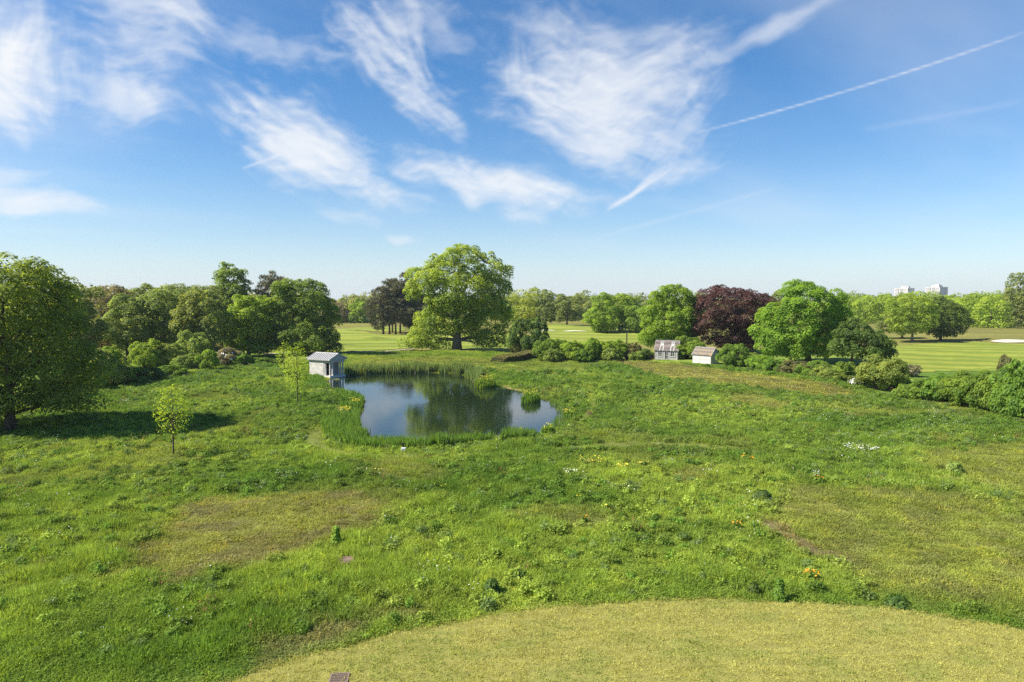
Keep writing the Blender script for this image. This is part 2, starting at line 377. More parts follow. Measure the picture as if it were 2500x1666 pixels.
# ------------------------------------------------------------------ ground sheet
def axis(lo, hi, step, outer, grow=1.18):
    a = list(np.arange(lo, hi + 1e-6, step)); s = step
    v = hi
    while v < outer: s *= grow; v += s; a.append(v)
    s = step; v = lo
    while v > -outer: s *= grow; v -= s; a.insert(0, v)
    return np.array(a)
gx = axis(-100, 110, .8, 6000)
gy = np.concatenate([[-3000, -900, -300, -100, -40, -15, 0, 8], np.arange(14, 135, .8), np.arange(135.5, 345, 1.6)]); yy = 346.0; s = 2.0
while yy < 8000: gy = np.append(gy, yy); s *= 1.16; yy += s
X, Y = np.meshgrid(gx, gy); X = X.ravel(); Y = Y.ravel(); Z = height(X, Y)
ni = len(gx); nj = len(gy)
idx = np.arange(ni * nj).reshape(nj, ni)
q = np.stack([idx[:-1, :-1], idx[:-1, 1:], idx[1:, 1:], idx[1:, :-1]], -1).reshape(-1, 4)
me = np_mesh('ground', np.stack([X, Y, Z], 1), quads=q, mats=[M_MEADOW], smooth=True)
gc = meadow_col(X, Y)[0] * np.where(sdf(MEADOW, X, Y) > 0, .95, .66)[:, None]
golf = sstep(150, 165, Y)[:, None] * 1.0
rough_c = np.array([.215, .205, .05]) * (.75 + .5 * fbm(X / 25, Y / 12, 3))[:, None]
gc = gc * (1 - golf) + rough_c * golf
sp = sdf(POND, np.clip(X, -80, 80), np.clip(Y, 30, 140)); mud = sstep(.8, .0, sp)[:, None]
gc = gc * (1 - mud) + np.array([.10, .075, .04]) * mud
a = me.attributes.new('gcol', 'FLOAT_VECTOR', 'POINT'); a.data.foreach_set('vector', gc.astype(np.float32).ravel())
tag(put('ground', me), 'rough grassy ground of the meadow and golf course', kind='structure')

def sheet(name, inside, x0, x1, y0, y1, step, dz, m, label):
    """a draped sheet made of the grid cells inside an outline"""
    xs = np.arange(x0, x1 + step, step); ys = np.arange(y0, y1 + step, step)
    A, B = np.meshgrid(xs, ys); A = A.ravel(); B = B.ravel(); ok = inside(A, B)
    ii = np.arange(len(A)).reshape(len(ys), len(xs))
    qd = np.stack([ii[:-1, :-1], ii[:-1, 1:], ii[1:, 1:], ii[1:, :-1]], -1).reshape(-1, 4)
    qd = qd[ok[qd].all(1)]
    u, inv = np.unique(qd, return_inverse=True)
    P = np.stack([A[u], B[u], height(A[u], B[u]) + dz], 1)
    return tag(put(name, np_mesh(name, P, quads=inv.reshape(-1, 4), mats=[m], smooth=True)), label, kind='structure')
sheet('lawn', lambda x, y: lawn_d(x, y) < 0, -45, 60, -20, 32, .2, .015, M_LAWN, 'closely mown straw coloured lawn with a curved edge')
FA = smooth_closed(gp([(560,872),(640,858),(760,862),(870,862),(1000,852),(1060,845),(1250,870),(1330,850),(1290,815),(1000,818),(900,812),(860,806),(700,806),(560,820)]))
sheet('fairway', lambda x, y: sdf(FA, x, y) < 0, -110, 40, 130, 290, 1.0, .09, M_FWA, 'undulating sunlit fairway behind the pond and plane tree')
FB = smooth_closed(gp([(2130,900),(2200,915),(2330,905),(2500,912),(2700,930),(2700,845),(2500,838),(2380,828),(2200,838),(2130,850)]))
sheet('fairway', lambda x, y: sdf(FB, x, y) < 0, 50, 190, 95, 250, 1.0, .05, M_FWB, 'wide striped fairway beyond the hazel hedge')
FC = smooth_closed(gp([(1320,800),(1420,796),(1600,800),(1600,842),(1480,850),(1360,838),(1310,825)]))
sheet('fairway', lambda x, y: sdf(FC, x, y) < 0, 0, 80, 170, 340, 1.5, .09, M_FWA, 'pale green fairway around the central sand bunkers')
FD = smooth_closed(gp([(790,805),(860,798),(960,799),(1000,800),(990,812),(880,808)]))
sheet('fairway', lambda x, y: sdf(FD, x, y) < 0, -100, -20, 240, 330, 1.5, .12, M_FWA, 'far strip of bright fairway beyond the pine grove')
# sandy track along the fairway edge
def strip(name, pts, w, dz, m, label, kind='structure'):
    P = np.asarray(pts, float); n = len(P); v = []; f = []
    for i in range(n):
        t_ = P[min(i + 1, n - 1)] - P[max(i - 1, 0)]; t_ /= np.linalg.norm(t_); nn = np.array([-t_[1], t_[0]])
        for s_ in (-1, 1):
            q_ = P[i] + nn * s_ * w / 2 * (1 + .2 * math.sin(i * 2.1)); v.append((q_[0], q_[1], H(*q_) + dz))
    f = [(2*i, 2*i+2, 2*i+3, 2*i+1) for i in range(n - 1)]
    return tag(put(name, np_mesh(name, v, quads=[tuple(reversed(q_)) for q_ in f], mats=[m])), label, kind=kind)
tp = [G(a_, b_) for a_, b_ in zip(np.linspace(640, 1010, 60), np.interp(np.linspace(640, 1010, 60), [640, 760, 850, 930, 1010], [864, 866, 863, 861, 853]))]
strip('path', tp, 1.5, .13, M_GRAVEL, 'pale gravel path along the edge of the fairway')
# bare pond shore
strip('shore', [G(a_, b_, -.3) for a_, b_ in zip(np.linspace(1228, 1272, 24), np.interp(np.linspace(1228, 1272, 24), [1228, 1250, 1272], [940, 948.5, 951.5]))], .7, .05, plain('wet_sand', (.42, .29, .16), .9, .2, .2, 3), 'bare sandy strip of pond shore')
# water
wp = POND
me = bpy.data.meshes.new('pond_water'); me.from_pydata([(a_[0], a_[1], WZ) for a_ in wp], [], [tuple(range(len(wp)))]); me.materials.append(M_WATER); me.update()
if me.polygons[0].normal.z < 0: me.flip_normals()
tag(put('pond_water', me), 'still dark pond reflecting trees and sky', kind='structure')
# bunkers: sand lying on the near face of a low bank
for px, py, w, lb in BUNKERS:
    c = G(px, py); r_ = np.random.default_rng(int(px)); ns = 28; rings = 5; v = []; f = []
    ph = r_.random(4) * 6
    for k in range(rings + 1):
        for i in range(ns):
            th = 2 * math.pi * i / ns
            rr = (k / rings) * (1 + .18 * math.sin(2 * th + ph[0]) + .12 * math.sin(3 * th + ph[1]))
            x_ = c[0] + w * rr * math.cos(th); y_ = c[1] + w * .42 * rr * math.sin(th)
            v.append((x_, y_, H(x_, y_) + .16 - .12 * (1 - (k / rings)) + .12 * max(0, math.sin(th)) * (k / rings)))
    for k in range(rings):
        for i in range(ns): f.append((k*ns+i, k*ns+(i+1) % ns, (k+1)*ns+(i+1) % ns, (k+1)*ns+i)[::-1])
    tag(put('sand_bunker', np_mesh('sand_bunker', v, quads=f, mats=[M_SAND], smooth=True)), lb, 'bunker', 'sand bunkers on the golf course')

# ------------------------------------------------------------------ grass, weeds and wild flowers
def blades(n, r, seed, rad=.3, h=(.2, .5), w=.02, lean=.35, seg=2, up=0.0):
    """n curved tapering blades rising from a disc: verts, tris, tint"""
    g_ = np.random.default_rng(seed)
    a_ = g_.random(n) * 2 * np.pi; q_ = np.sqrt(g_.random(n)) * rad
    base = np.stack([q_ * np.cos(a_), q_ * np.sin(a_), np.full(n, -.04)], 1)
    hh = h[0] + (h[1] - h[0]) * g_.random(n)
    th = a_ + g_.normal(0, .9, n); ln = lean * (.3 + g_.random(n)) * hh
    dirx = np.stack([np.cos(th), np.sin(th), np.zeros(n)], 1)
    fa = g_.random(n) * 2 * np.pi; side = np.stack([np.cos(fa), np.sin(fa), np.zeros(n)], 1) * (w * (.7 + .6 * g_.random(n)))[:, None] / 2
    mid = base + dirx * (ln * .3)[:, None] + np.array([0, 0, 1]) * (hh * .6)[:, None]
    tip = base + dirx * ln[:, None] + np.array([0, 0, 1]) * hh[:, None]
    v = np.stack([base - side, base + side, mid + side * .9, mid - side * .9, tip], 1).reshape(-1, 3)
    b_ = np.arange(n)[:, None] * 5
    tr = np.concatenate([b_ + [0, 1, 2], b_ + [0, 2, 3], b_ + [3, 2, 4]], 0)
    tn = np.repeat(g_.random(n), 5)
    return v, tr, tn
def leafquads(n, seed, center, rad, size, flat=.7, upb=.4):
    """n small diamond leaves in a dome"""
    g_ = np.random.default_rng(seed); d = g_.normal(size=(n, 3)); d[:, 2] = np.abs(d[:, 2]); d /= np.linalg.norm(d, axis=1)[:, None]
    p_ = np.asarray(center) + d * rad * (g_.random(n)[:, None] ** .4) * np.array([1, 1, flat])
    nn = d * .6 + g_.normal(size=(n, 3)) * .6 + np.array([0, 0, upb]); nn /= np.linalg.norm(nn, axis=1)[:, None]
    tt = np.cross(nn, g_.normal(size=(n, 3))); tt /= np.linalg.norm(tt, axis=1)[:, None]; bb = np.cross(nn, tt)
    sz = (size * (.6 + .8 * g_.random(n)))[:, None]
    v = np.stack([p_ - tt * sz * .5, p_ + bb * sz * .3, p_ + tt * sz * .5, p_ - bb * sz * .3], 1).reshape(-1, 3)
    b_ = np.arange(n)[:, None] * 4
    return v, np.concatenate([b_ + [0, 1, 2], b_ + [0, 2, 3]], 0), np.repeat(g_.random(n), 4)
def join(parts):
    V = []; T = []; K = []; MI = []; b_ = 0
    for v, tr, tn, mi in parts: V.append(v); T.append(tr + b_); K.append(tn); MI.append(np.full(len(tr), mi)); b_ += len(v)
    return np.concatenate(V), np.concatenate(T), np.concatenate(K), np.concatenate(MI)
def tuft(name, parts, mats):
    v, tr, tn, mi = join(parts)
    return bpy.data.objects.new(name, np_mesh(name, v, tris=tr, mats=mats, tint=tn, mi=mi))
def scatter(name, label, cat, pts, scl, col, tufts, seed=1, tilt=.08, sz=None):
    """one sward object: tufts set out on its points"""
    g_ = np.random.default_rng(seed); n = len(pts)
    me = bpy.data.meshes.new(name); me.vertices.add(n); me.vertices.foreach_set('co', np.asarray(pts, np.float32).ravel())
    def attr(nm, ty, data, f='value'):
        a_ = me.attributes.new(nm, ty, 'POINT'); a_.data.foreach_set(f, np.ascontiguousarray(data).ravel())
    rot = np.stack([g_.normal(0, tilt, n), g_.normal(0, tilt, n), g_.random(n) * 6.283], 1).astype(np.float32)
    S = np.stack([scl, scl, scl if sz is None else sz], 1).astype(np.float32)
    attr('rot', 'FLOAT_VECTOR', rot, 'vector'); attr('scl', 'FLOAT_VECTOR', S, 'vector'); attr('gcol', 'FLOAT_VECTOR', np.asarray(col, np.float32), 'vector')
    attr('vi', 'INT', g_.integers(0, len(tufts), n).astype(np.int32))
    me.update()
    o_ = put(name, me)
    ng = bpy.data.node_groups.new(name, 'GeometryNodeTree')
    ng.interface.new_socket('Geometry', in_out='INPUT', socket_type='NodeSocketGeometry'); ng.interface.new_socket('Geometry', in_out='OUTPUT', socket_type='NodeSocketGeometry')
    gi = ng.nodes.new('NodeGroupInput'); go = ng.nodes.new('NodeGroupOutput'); ip = ng.nodes.new('GeometryNodeInstanceOnPoints'); jg = ng.nodes.new('GeometryNodeJoinGeometry')
    for tf in reversed(tufts):
        oi = ng.nodes.new('GeometryNodeObjectInfo'); oi.inputs['Object'].default_value = tf; oi.transform_space = 'ORIGINAL'
        g2 = ng.nodes.new('GeometryNodeGeometryToInstance'); ng.links.new(oi.outputs['Geometry'], g2.inputs[0]); ng.links.new(g2.outputs[0], jg.inputs[0])
    ng.links.new(gi.outputs[0], ip.inputs['Points']); ng.links.new(jg.outputs[0], ip.inputs['Instance']); ip.inputs['Pick Instance'].default_value = True
    for nm, ty, so_ in (('rot', 'FLOAT_VECTOR', 'Rotation'), ('scl', 'FLOAT_VECTOR', 'Scale'), ('vi', 'INT', 'Instance Index')):
        na = ng.nodes.new('GeometryNodeInputNamedAttribute'); na.data_type = ty; na.inputs['Name'].default_value = nm
        ng.links.new(na.outputs['Attribute'], ip.inputs[so_])
    ng.links.new(ip.outputs[0], go.inputs[0])
    md = o_.modifiers.new('tufts', 'NODES'); md.node_group = ng
    return tag(o_, label, cat, kind='stuff')
def band(y0, y1, per, mar=1.12, seed=0):
    g_ = np.random.default_rng(seed); xm = y1 * .75 * mar + 2
    n = int(2 * xm * (y1 - y0) * per); x = (g_.random(n) * 2 - 1) * xm; y = y0 + g_.random(n) * (y1 - y0)
    k = np.abs(x) < y * .75 * mar + 2
    return x[k], y[k]
bs = [band(19, 34, 26, seed=1), band(34, 50, 17, seed=2), band(50, 72, 11, seed=3), band(72, 100, 7.5, seed=4), band(100, 165, 4.5, seed=5)]
x = np.concatenate([b_[0] for b_ in bs]); y = np.concatenate([b_[1] for b_ in bs])
TEMPLE_C = None
keep = (sdf(MEADOW, x, y) < 0) & (lawn_d(x, y) > .05)
x, y = x[keep], y[keep]
pd = sdf(POND, x, y)
keep = pd > .25
for c, r_ in FLAT_SPOTS: keep &= np.hypot(x - c[0], y - c[1]) > r_ * (.36 if r_ > 1 else .3)
x, y, pd = x[keep], y[keep], pd[keep]
col, dry, tone, pth, tr = meadow_col(x, y)
u = rng.random(len(x)); keep = (u > pth * .82) & (rng.random(len(x)) > tr * .85) & (rng.random(len(x)) > dry * .25)
x, y, pd, col, dry, pth = x[keep], y[keep], pd[keep], col[keep], dry[keep], pth[keep]
hn = fbm(x / 5 + 11, y / 5, 4)
cl_ = fbm(x / .95 + 3, y / .95 + 8, 3); hs = np.clip(.45 + 1.25 * (hn - .3), .35, 1.25) * np.clip(.25 + 1.6 * (cl_ - .05), .4, 1.7) * (1 - .62 * dry) * (1 - .6 * pth) * (.75 + .5 * rng.random(len(x)))
hs *= .5 + .5 * sstep(1.0, 5.0, pd); ld = lawn_d(x, y); hs *= .45 + .55 * sstep(0, 2.2, ld)
wd = 1 + sstep(40, 110, y) * .9
col = col * (.66 + .42 * rng.random(len(x)) + .55 * (cl_ - .4))[:, None]
lime = rng.random(len(x)) < .12; col[lime] *= np.array([1.35, 1.2, .9])
grass_t = [tuft('grass_tuft', [(*blades(30, 0, 100 + k, .32, (.20, .52), .024, .4), 0), (*leafquads(16, 150 + k, (0, 0, .08), .30, .085, .8, .6), 0)], [M_GRASS]) for k in range(6)]
pts = np.stack([x, y, height(x, y)], 1)
scatter('meadow_grass', 'long green meadow grass around the pond', 'grass', pts, wd * (.8 + .4 * rng.random(len(x))), col, grass_t, 3, .1, sz=hs)
# broad-leaved weeds in clumps
def clumpy(n, y0, y1, thr, sc, seed, cond=None):
    g_ = np.random.default_rng(seed); xx = (g_.random(n) * 2 - 1) * (y1 * .85); yy_ = y0 + (y1 - y0) * g_.random(n) ** .75
    k = (np.abs(xx) < yy_ * .85 + 2) & (fbm(xx / sc + seed, yy_ / sc, 4) > thr)
    xx, yy_ = xx[k], yy_[k]
    k = (sdf(MEADOW, xx, yy_) < -.5) & (lawn_d(xx, yy_) > .5) & (sdf(POND, xx, yy_) > 1.2)
    xx, yy_ = xx[k], yy_[k]; dr, _, pt, tr_ = zones(xx, yy_)
    k = (dr < .35) & (pt < .2) & (tr_ < .2)
    for c, r_ in FLAT_SPOTS: k &= np.hypot(xx - c[0], yy_ - c[1]) > r_
    return xx[k], yy_[k]
weed_t = []
for k in range(5):
    parts = [(*leafquads(130, 300 + k, (0, 0, .10), .33, .105, .95, .5), 0), (*blades(16, 0, 320 + k, .22, (.3, .60), .022, .3), 0)]
    weed_t.append(tuft('weed_tuft', parts, [M_WEED]))
x, y = clumpy(52000, 22, 125, .60, 4.0, 21)
x2, y2 = clumpy(9000, 22, 120, .30, 1.0, 5)
x = np.concatenate([x, x2]); y = np.concatenate([y, y2])
x3, y3 = clumpy(52000, 22, 95, .46, .9, 55); x = np.concatenate([x, x3]); y = np.concatenate([y, y3])
wc = np.array([.098, .165, .024]) * (.65 + .9 * rng.random(len(x)))[:, None]
mc = meadow_col(x, y)[0]; k3 = np.arange(len(x)) >= len(x) - len(x3); wc[k3] = mc[k3] * (.55 + .6 * rng.random(k3.sum()))[:, None]
bl = rng.random(len(x)) < .12; wc[bl] = np.array([.135, .19, .055]) * (.8 + .5 * rng.random(bl.sum()))[:, None]
ws = (.5 + .75 * rng.random(len(x)) ** 1.6) * (1 + sstep(50, 110, y) * .35)
scatter('meadow_weeds', 'dark leafy weeds scattered through the meadow', 'weeds', np.stack([x, y, height(x, y)], 1), ws, wc, weed_t, 4, .12)
# flowers
def flower_tufts(nm, m_, n, seed, size, hgt, rad):
    res = []
    for k in range(3):
        g_ = np.random.default_rng(seed + k); p_ = np.stack([g_.normal(0, rad, n), g_.normal(0, rad, n), hgt[0] + (hgt[1] - hgt[0]) * g_.random(n)], 1)
        a_ = g_.random(n) * 6.28; tt = np.stack([np.cos(a_), np.sin(a_), g_.normal(0, .35, n)], 1); bb = np.stack([-np.sin(a_), np.cos(a_), g_.normal(0, .35, n)], 1)
        s_ = (size * (.6 + .8 * g_.random(n)))[:, None] / 2
        v = np.stack([p_ - tt * s_, p_ + bb * s_, p_ + tt * s_, p_ - bb * s_], 1).reshape(-1, 3); b_ = np.arange(n)[:, None] * 4
        fl = (v, np.concatenate([b_ + [0, 1, 2], b_ + [0, 2, 3]], 0), np.repeat(g_.random(n), 4), 0)
        res.append(tuft(nm, [fl, (*blades(n, 0, seed + 50 + k, rad * 1.3, (hgt[0] * .8, hgt[1]), .014, .2), 1)], [m_, M_GRASS]))
    return res
x, y = clumpy(30000, 22, 130, .56, 3.0, 33); k = rng.random(len(x)) < .5; x, y = x[k], y[k]
gr = np.tile(np.array([.10, .18, .03]), (len(x), 1))
scatter('white_wildflowers', 'tiny white wildflowers dotted over the meadow', 'wildflowers', np.stack([x, y, height(x, y)], 1), .8 + .5 * rng.random(len(x)), gr, flower_tufts('white_flower', M_FLW, 6, 400, .042, (.3, .62), .22), 5)
x, y = clumpy(9000, 26, 130, .63, 3.5, 77); k = rng.random(len(x)) < .3; x, y = x[k], y[k]
P3 = DRY[2][0]; g_ = np.random.default_rng(8); fx = g_.uniform(15, 75, 2600); fy = g_.uniform(80, 150, 2600); k = (sdf(P3, fx, fy) < .5); x = np.concatenate([x, fx[k]]); y = np.concatenate([y, fy[k]])
gr = np.tile(np.array([.15, .2, .03]), (len(x), 1))
scatter('yellow_wildflowers', 'small yellow wildflowers scattered through the grass', 'wildflowers', np.stack([x, y, height(x, y)], 1), .7 + .4 * rng.random(len(x)), gr, flower_tufts('yellow_flower', M_FLY, 7, 430, .07, (.2, .42), .2), 6)
x, y = clumpy(16000, 22, 110, .64, 5.0, 91); k = rng.random(len(x)) < .30; x, y = x[k], y[k]
gr = np.tile(np.array([.18, .16, .05]), (len(x), 1))
scatter('sorrel', 'reddish sorrel seed heads among the meadow grass', 'sorrel', np.stack([x, y, height(x, y)], 1), .8 + .5 * rng.random(len(x)), gr, flower_tufts('sorrel_stalk', M_RED, 14, 460, .07, (.25, .6), .25), 7)
# short straw tufts of the mown lawn
g_ = np.random.default_rng(12); n = 62000; x = g_.uniform(-22, 30, n); y = g_.uniform(18, 29, n)
k = (lawn_d(x, y) < .15) & (np.abs(x) < y * .85 + 2); x, y = x[k], y[k]
lc = np.array([.345, .328, .095]) * (.88 + .24 * rng.random(len(x)))[:, None] * (1 + .10 * np.sin((np.hypot(x - LC[0], y - LC[1]) + .5 * fbm(x / 2, y / 2, 3)) * 11.0) + .10 * np.sin((np.hypot(x - LC[0], y - LC[1]) + .2 * fbm(x / 2, y / 2, 3)) * 33.0) + .35 * (fbm(x / 1.1 + 9, y / .28, 3) - .5))[:, None]
gp_ = fbm(x / 1.3, y / .7, 4); gm = .75 * sstep(.52, .72, gp_)[:, None]; lc = lc * (1 - gm) + np.array([.205, .25, .058]) * gm * (.8 + .5 * rng.random(len(x)))[:, None]
lawn_t = [tuft('lawn_tuft', [(*blades(20, 0, 500 + k, .17, (.025, .065), .016, 1.1), 0)], [M_GRASS]) for k in range(4)]
scatter('lawn_grass', 'short clipped straw and green blades of the lawn', 'grass', np.stack([x, y, height(x, y) + .02], 1), .8 + .5 * rng.random(len(x)), lc, lawn_t, 8, .2)
# ------------------------------------------------------------------ cirrus: a thin sheet of ice cloud far above the scene
def azel(px, py):
    d = ray(px, py); d = d / np.linalg.norm(d)
    return np.array([math.atan2(d[0], d[1]), math.asin(d[2])])
CL = [
    # fan-shaped cloud
    (1180, 130, 1660, 300, 150, .95, .55, False, 1), (1300, 270, 1790, 110, 105, .8, .6, False, 2), (1330, 250, 1660, 420, 95, .85, .6, False, 3),
    (1250, 70, 1270, 260, 50, .55, .8, False, 4), (1580, 440, 1760, 200, 80, .6, .8, False, 5), (1680, 165, 2130, -35, 24, .62, .35, False, 6),
    (1560, 450, 1760, 375, 30, .45, .9, False, 7),
    # diagonal streak
    (800, -60, 1110, 290, 90, .75, .9, False, 8), (980, -40, 1080, 250, 45, .65, .9, False, 9), (980, 200, 1150, 340, 36, .6, .8, False, 10),
    (1000, -10, 1180, 110, 50, .4, 1.0, False, 31),
    # centre-left bank
    (520, 240, 940, 460, 95, 1.0, .7, False, 11), (620, 200, 900, 440, 80, .9, .7, False, 12), (800, 410, 1040, 500, 32, .8, .8, False, 13),
    # low centre bank
    (930, 380, 1330, 480, 55, .9, .75, False, 14), (1060, 400, 1500, 500, 52, 1.0, .6, False, 15),
    (1490, 515, 1620, 405, 11, .75, .4, False, 16),
    # left column and veil
    (60, -60, 60, 290, 100, 1.3, .5, False, 17), (-60, 140, 90, 330, 75, 1.25, .6, False, 18), (150, 20, 560, 120, 110, .65, .9, False, 19),
    (380, -40, 560, 110, 60, .7, .8, False, 20), (120, 150, 460, 290, 65, .6, .9, False, 21), (290, 60, 290, 330, 40, .4, 1.0, False, 22),
    (330, 190, 390, 320, 28, .55, .8, False, 23), (480, 40, 860, 150, 50, .4, 1.0, False, 24),
    # low left
    (-80, 500, 270, 525, 26, .85, .7, False, 25), (-60, 400, 130, 440, 24, .5, .9, False, 26), (-60, 450, 170, 490, 26, .6, .9, False, 32),
    # small wisps
    (750, 510, 910, 520, 26, .5, .9, False, 27), (925, 555, 1015, 575, 13, .6, .8, False, 28), (1180, 510, 1350, 535, 22, .55, .9, False, 29),
    # contrails
    (1690, 325, 2520, 70, 2.5, .42, 1, True, 0), (1480, 512, 1640, 410, 5, .5, 1, True, 0), (590, 410, 700, 370, 3.5, .4, 1, True, 0), (-20, 162, 62, 157, 3, .7, 1, True, 0),
    (1450, 580, 1900, 455, 6, .12, 1, True, 0), (2100, 315, 2520, 240, 7, .09, 1, True, 0), (1240, 60, 1800, 90, 28, .16, 1, True, 0),
]
def cirrus():
    azs = np.concatenate([np.arange(-75, -44, 1.0), np.arange(-44, 44, .13), np.arange(44, 76, 1.0)])
    els = np.concatenate([np.arange(1.5, 30, .13), np.arange(30, 61, 1.0)])
    A, E = np.meshgrid(np.radians(azs), np.radians(els)); A = A.ravel(); E = E.ravel()
    wx = (fbm(A * 9 + 3, E * 9, 4) - .5); wy = (fbm(A * 9 + 90, E * 9 + 40, 4) - .5)
    A2 = A + .05 * wx; E2 = E + .05 * wy
    D = np.zeros(len(A))
    for x0, y0, x1, y1, hw, st, fr, thin, seed in CL:
        a, b = azel(x0, y0), azel(x1, y1); c = (a + b) / 2; v = b - a; ln = np.linalg.norm(v) / 2; v = v / (2 * ln); w = hw / FPX
        near = (np.abs(A - c[0]) < ln + 3.2 * w + .07) & (np.abs(E - c[1]) < ln + 3.2 * w + .07)
        aa, ee = ((A, E) if thin else (A2, E2)); aa = aa[near] - c[0]; ee = ee[near] - c[1]
        s_ = aa * v[0] + ee * v[1]; t_ = -aa * v[1] + ee * v[0]
        if thin:
            m = np.clip(1 - np.abs(s_ / ln) ** 6, 0, 1) * np.exp(-(t_ / w) ** 2 * 1.6) * (.55 + .9 * fbm(aa * 60, ee * 60, 3))
            d = np.clip(m * st, 0, 1)
        else:
            r_ = np.sqrt((s_ / (ln * 1.12)) ** 2 + (t_ / (w * 1.15)) ** 2)
            f1 = fbm(s_ * 13 + seed * 13.7, t_ * 85 + seed * 5.1, 6); f2 = fbm(s_ * 24 + seed * 3.7, t_ * 34 + seed, 6); f3 = fbm(aa * 60 + 5 * seed, ee * 160, 4)
            f = .4 * f1 + .4 * f2 + .2 * f3
            q = (1.08 - r_) + fr * 2.5 * (f - .52)
            d = .74 * st * sstep(.0, 1.1, q) * sstep(1.45, .75, r_) * (.72 + .3 * f1 + .28 * f3)
        D[near] = 1 - (1 - D[near]) * (1 - np.clip(d, 0, .97))
    pz = np.sin(E) + .1; px = np.cos(E) * np.sin(A) / pz; py = np.cos(E) * np.cos(A) / pz; c_, s_ = math.cos(.7), math.sin(.7)
    film = sstep(.40, .85, fbm((px * c_ + py * s_) * .5 + 7, (-px * s_ + py * c_) * 1.3, 6)) * .22 * sstep(R(1.5), R(9), E)
    D = 1 - (1 - D) * (1 - film)
    D *= sstep(R(75), R(64), np.abs(A)) * sstep(R(60), R(48), E) * sstep(R(1.5), R(5), E)
    rad = 9000.0
    P = np.stack([np.cos(E) * np.sin(A), np.cos(E) * np.cos(A), np.sin(E)], 1) * rad
    ii = np.arange(len(A)).reshape(len(els), len(azs))
    qd = np.stack([ii[:-1, :-1], ii[1:, :-1], ii[1:, 1:], ii[:-1, 1:]], -1).reshape(-1, 4)
    qd = qd[(D[qd] > .004).any(1)]
    u, inv = np.unique(qd, return_inverse=True)
    m, t, o = mat('cirrus'); at = t.nodes.new('ShaderNodeAttribute'); at.attribute_name = 'tint'
    em = t.nodes.new('ShaderNodeEmission'); em.inputs[0].default_value = (.94, .965, 1.0, 1); em.inputs[1].default_value = .505
    tr = t.nodes.new('ShaderNodeBsdfTransparent'); ms = t.nodes.new('ShaderNodeMixShader')
    t.links.new(at.outputs['Fac'], ms.inputs[0]); t.links.new(tr.outputs[0], ms.inputs[1]); t.links.new(em.outputs[0], ms.inputs[2]); t.links.new(ms.outputs[0], o.inputs[0])
    m.cycles.emission_sampling = 'NONE' if hasattr(m.cycles, 'emission_sampling') else None
    tag(put('clouds', np_mesh('clouds', P[u], quads=inv.reshape(-1, 4), mats=[m], tint=D[u], smooth=True)), 'thin white cirrus streaks and contrails across the blue sky', 'clouds', kind='stuff')
cirrus()
# ------------------------------------------------------------------ trees
LM = {
 'oak':    leaf_mat('oak_leaves', (0.094, 0.157, 0.029), (0.274, 0.369, 0.061)),
 'edge':   leaf_mat('edge_tree_leaves', (0.090, 0.150, 0.030), (0.281, 0.363, 0.065), trans=(1.9, 1.8, .7), tw=.5),
 'deep':   leaf_mat('deep_green_leaves', (0.063, 0.114, 0.029), (0.180, 0.259, 0.055)),
 'row':    leaf_mat('woodland_leaves', (0.126, 0.181, 0.051), (0.321, 0.369, 0.096)),
 'plane':  leaf_mat('plane_tree_leaves', (0.147, 0.227, 0.035), (0.411, 0.474, 0.068)),
 'fresh':  leaf_mat('fresh_leaves', (0.137, 0.231, 0.029), (0.336, 0.461, 0.055)),
 'lime':   leaf_mat('young_lime_leaves', (.22, .36, .022), (.42, .55, .045), tw=.45),
 'copper': leaf_mat('copper_leaves', (.055, .027, .022), (.180, .094, .072), trans=(1.6, .8, .7), tw=.3, hue=.006, spec=.35),
 'pine':   leaf_mat('pine_needles', (0.072, 0.081, 0.049), (0.220, 0.211, 0.138), tw=.25),
 'shrub':  leaf_mat('shrub_leaves', (0.126, 0.193, 0.039), (0.368, 0.434, 0.099)),
 'hazel':  leaf_mat('hazel_leaves', (0.094, 0.176, 0.029), (0.274, 0.397, 0.059)),
 'brown':  leaf_mat('bronze_leaves', (0.123, 0.134, 0.051), (0.281, 0.274, 0.106)),
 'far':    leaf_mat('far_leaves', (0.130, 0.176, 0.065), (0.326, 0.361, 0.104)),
 'grey':   leaf_mat('grey_green_leaves', (0.180, 0.176, 0.104), (0.357, 0.313, 0.187)),
 'blossom':leaf_mat('hawthorn_leaves', (0.093, 0.140, 0.035), (0.244, 0.297, 0.080)),
}
TRI = [0]
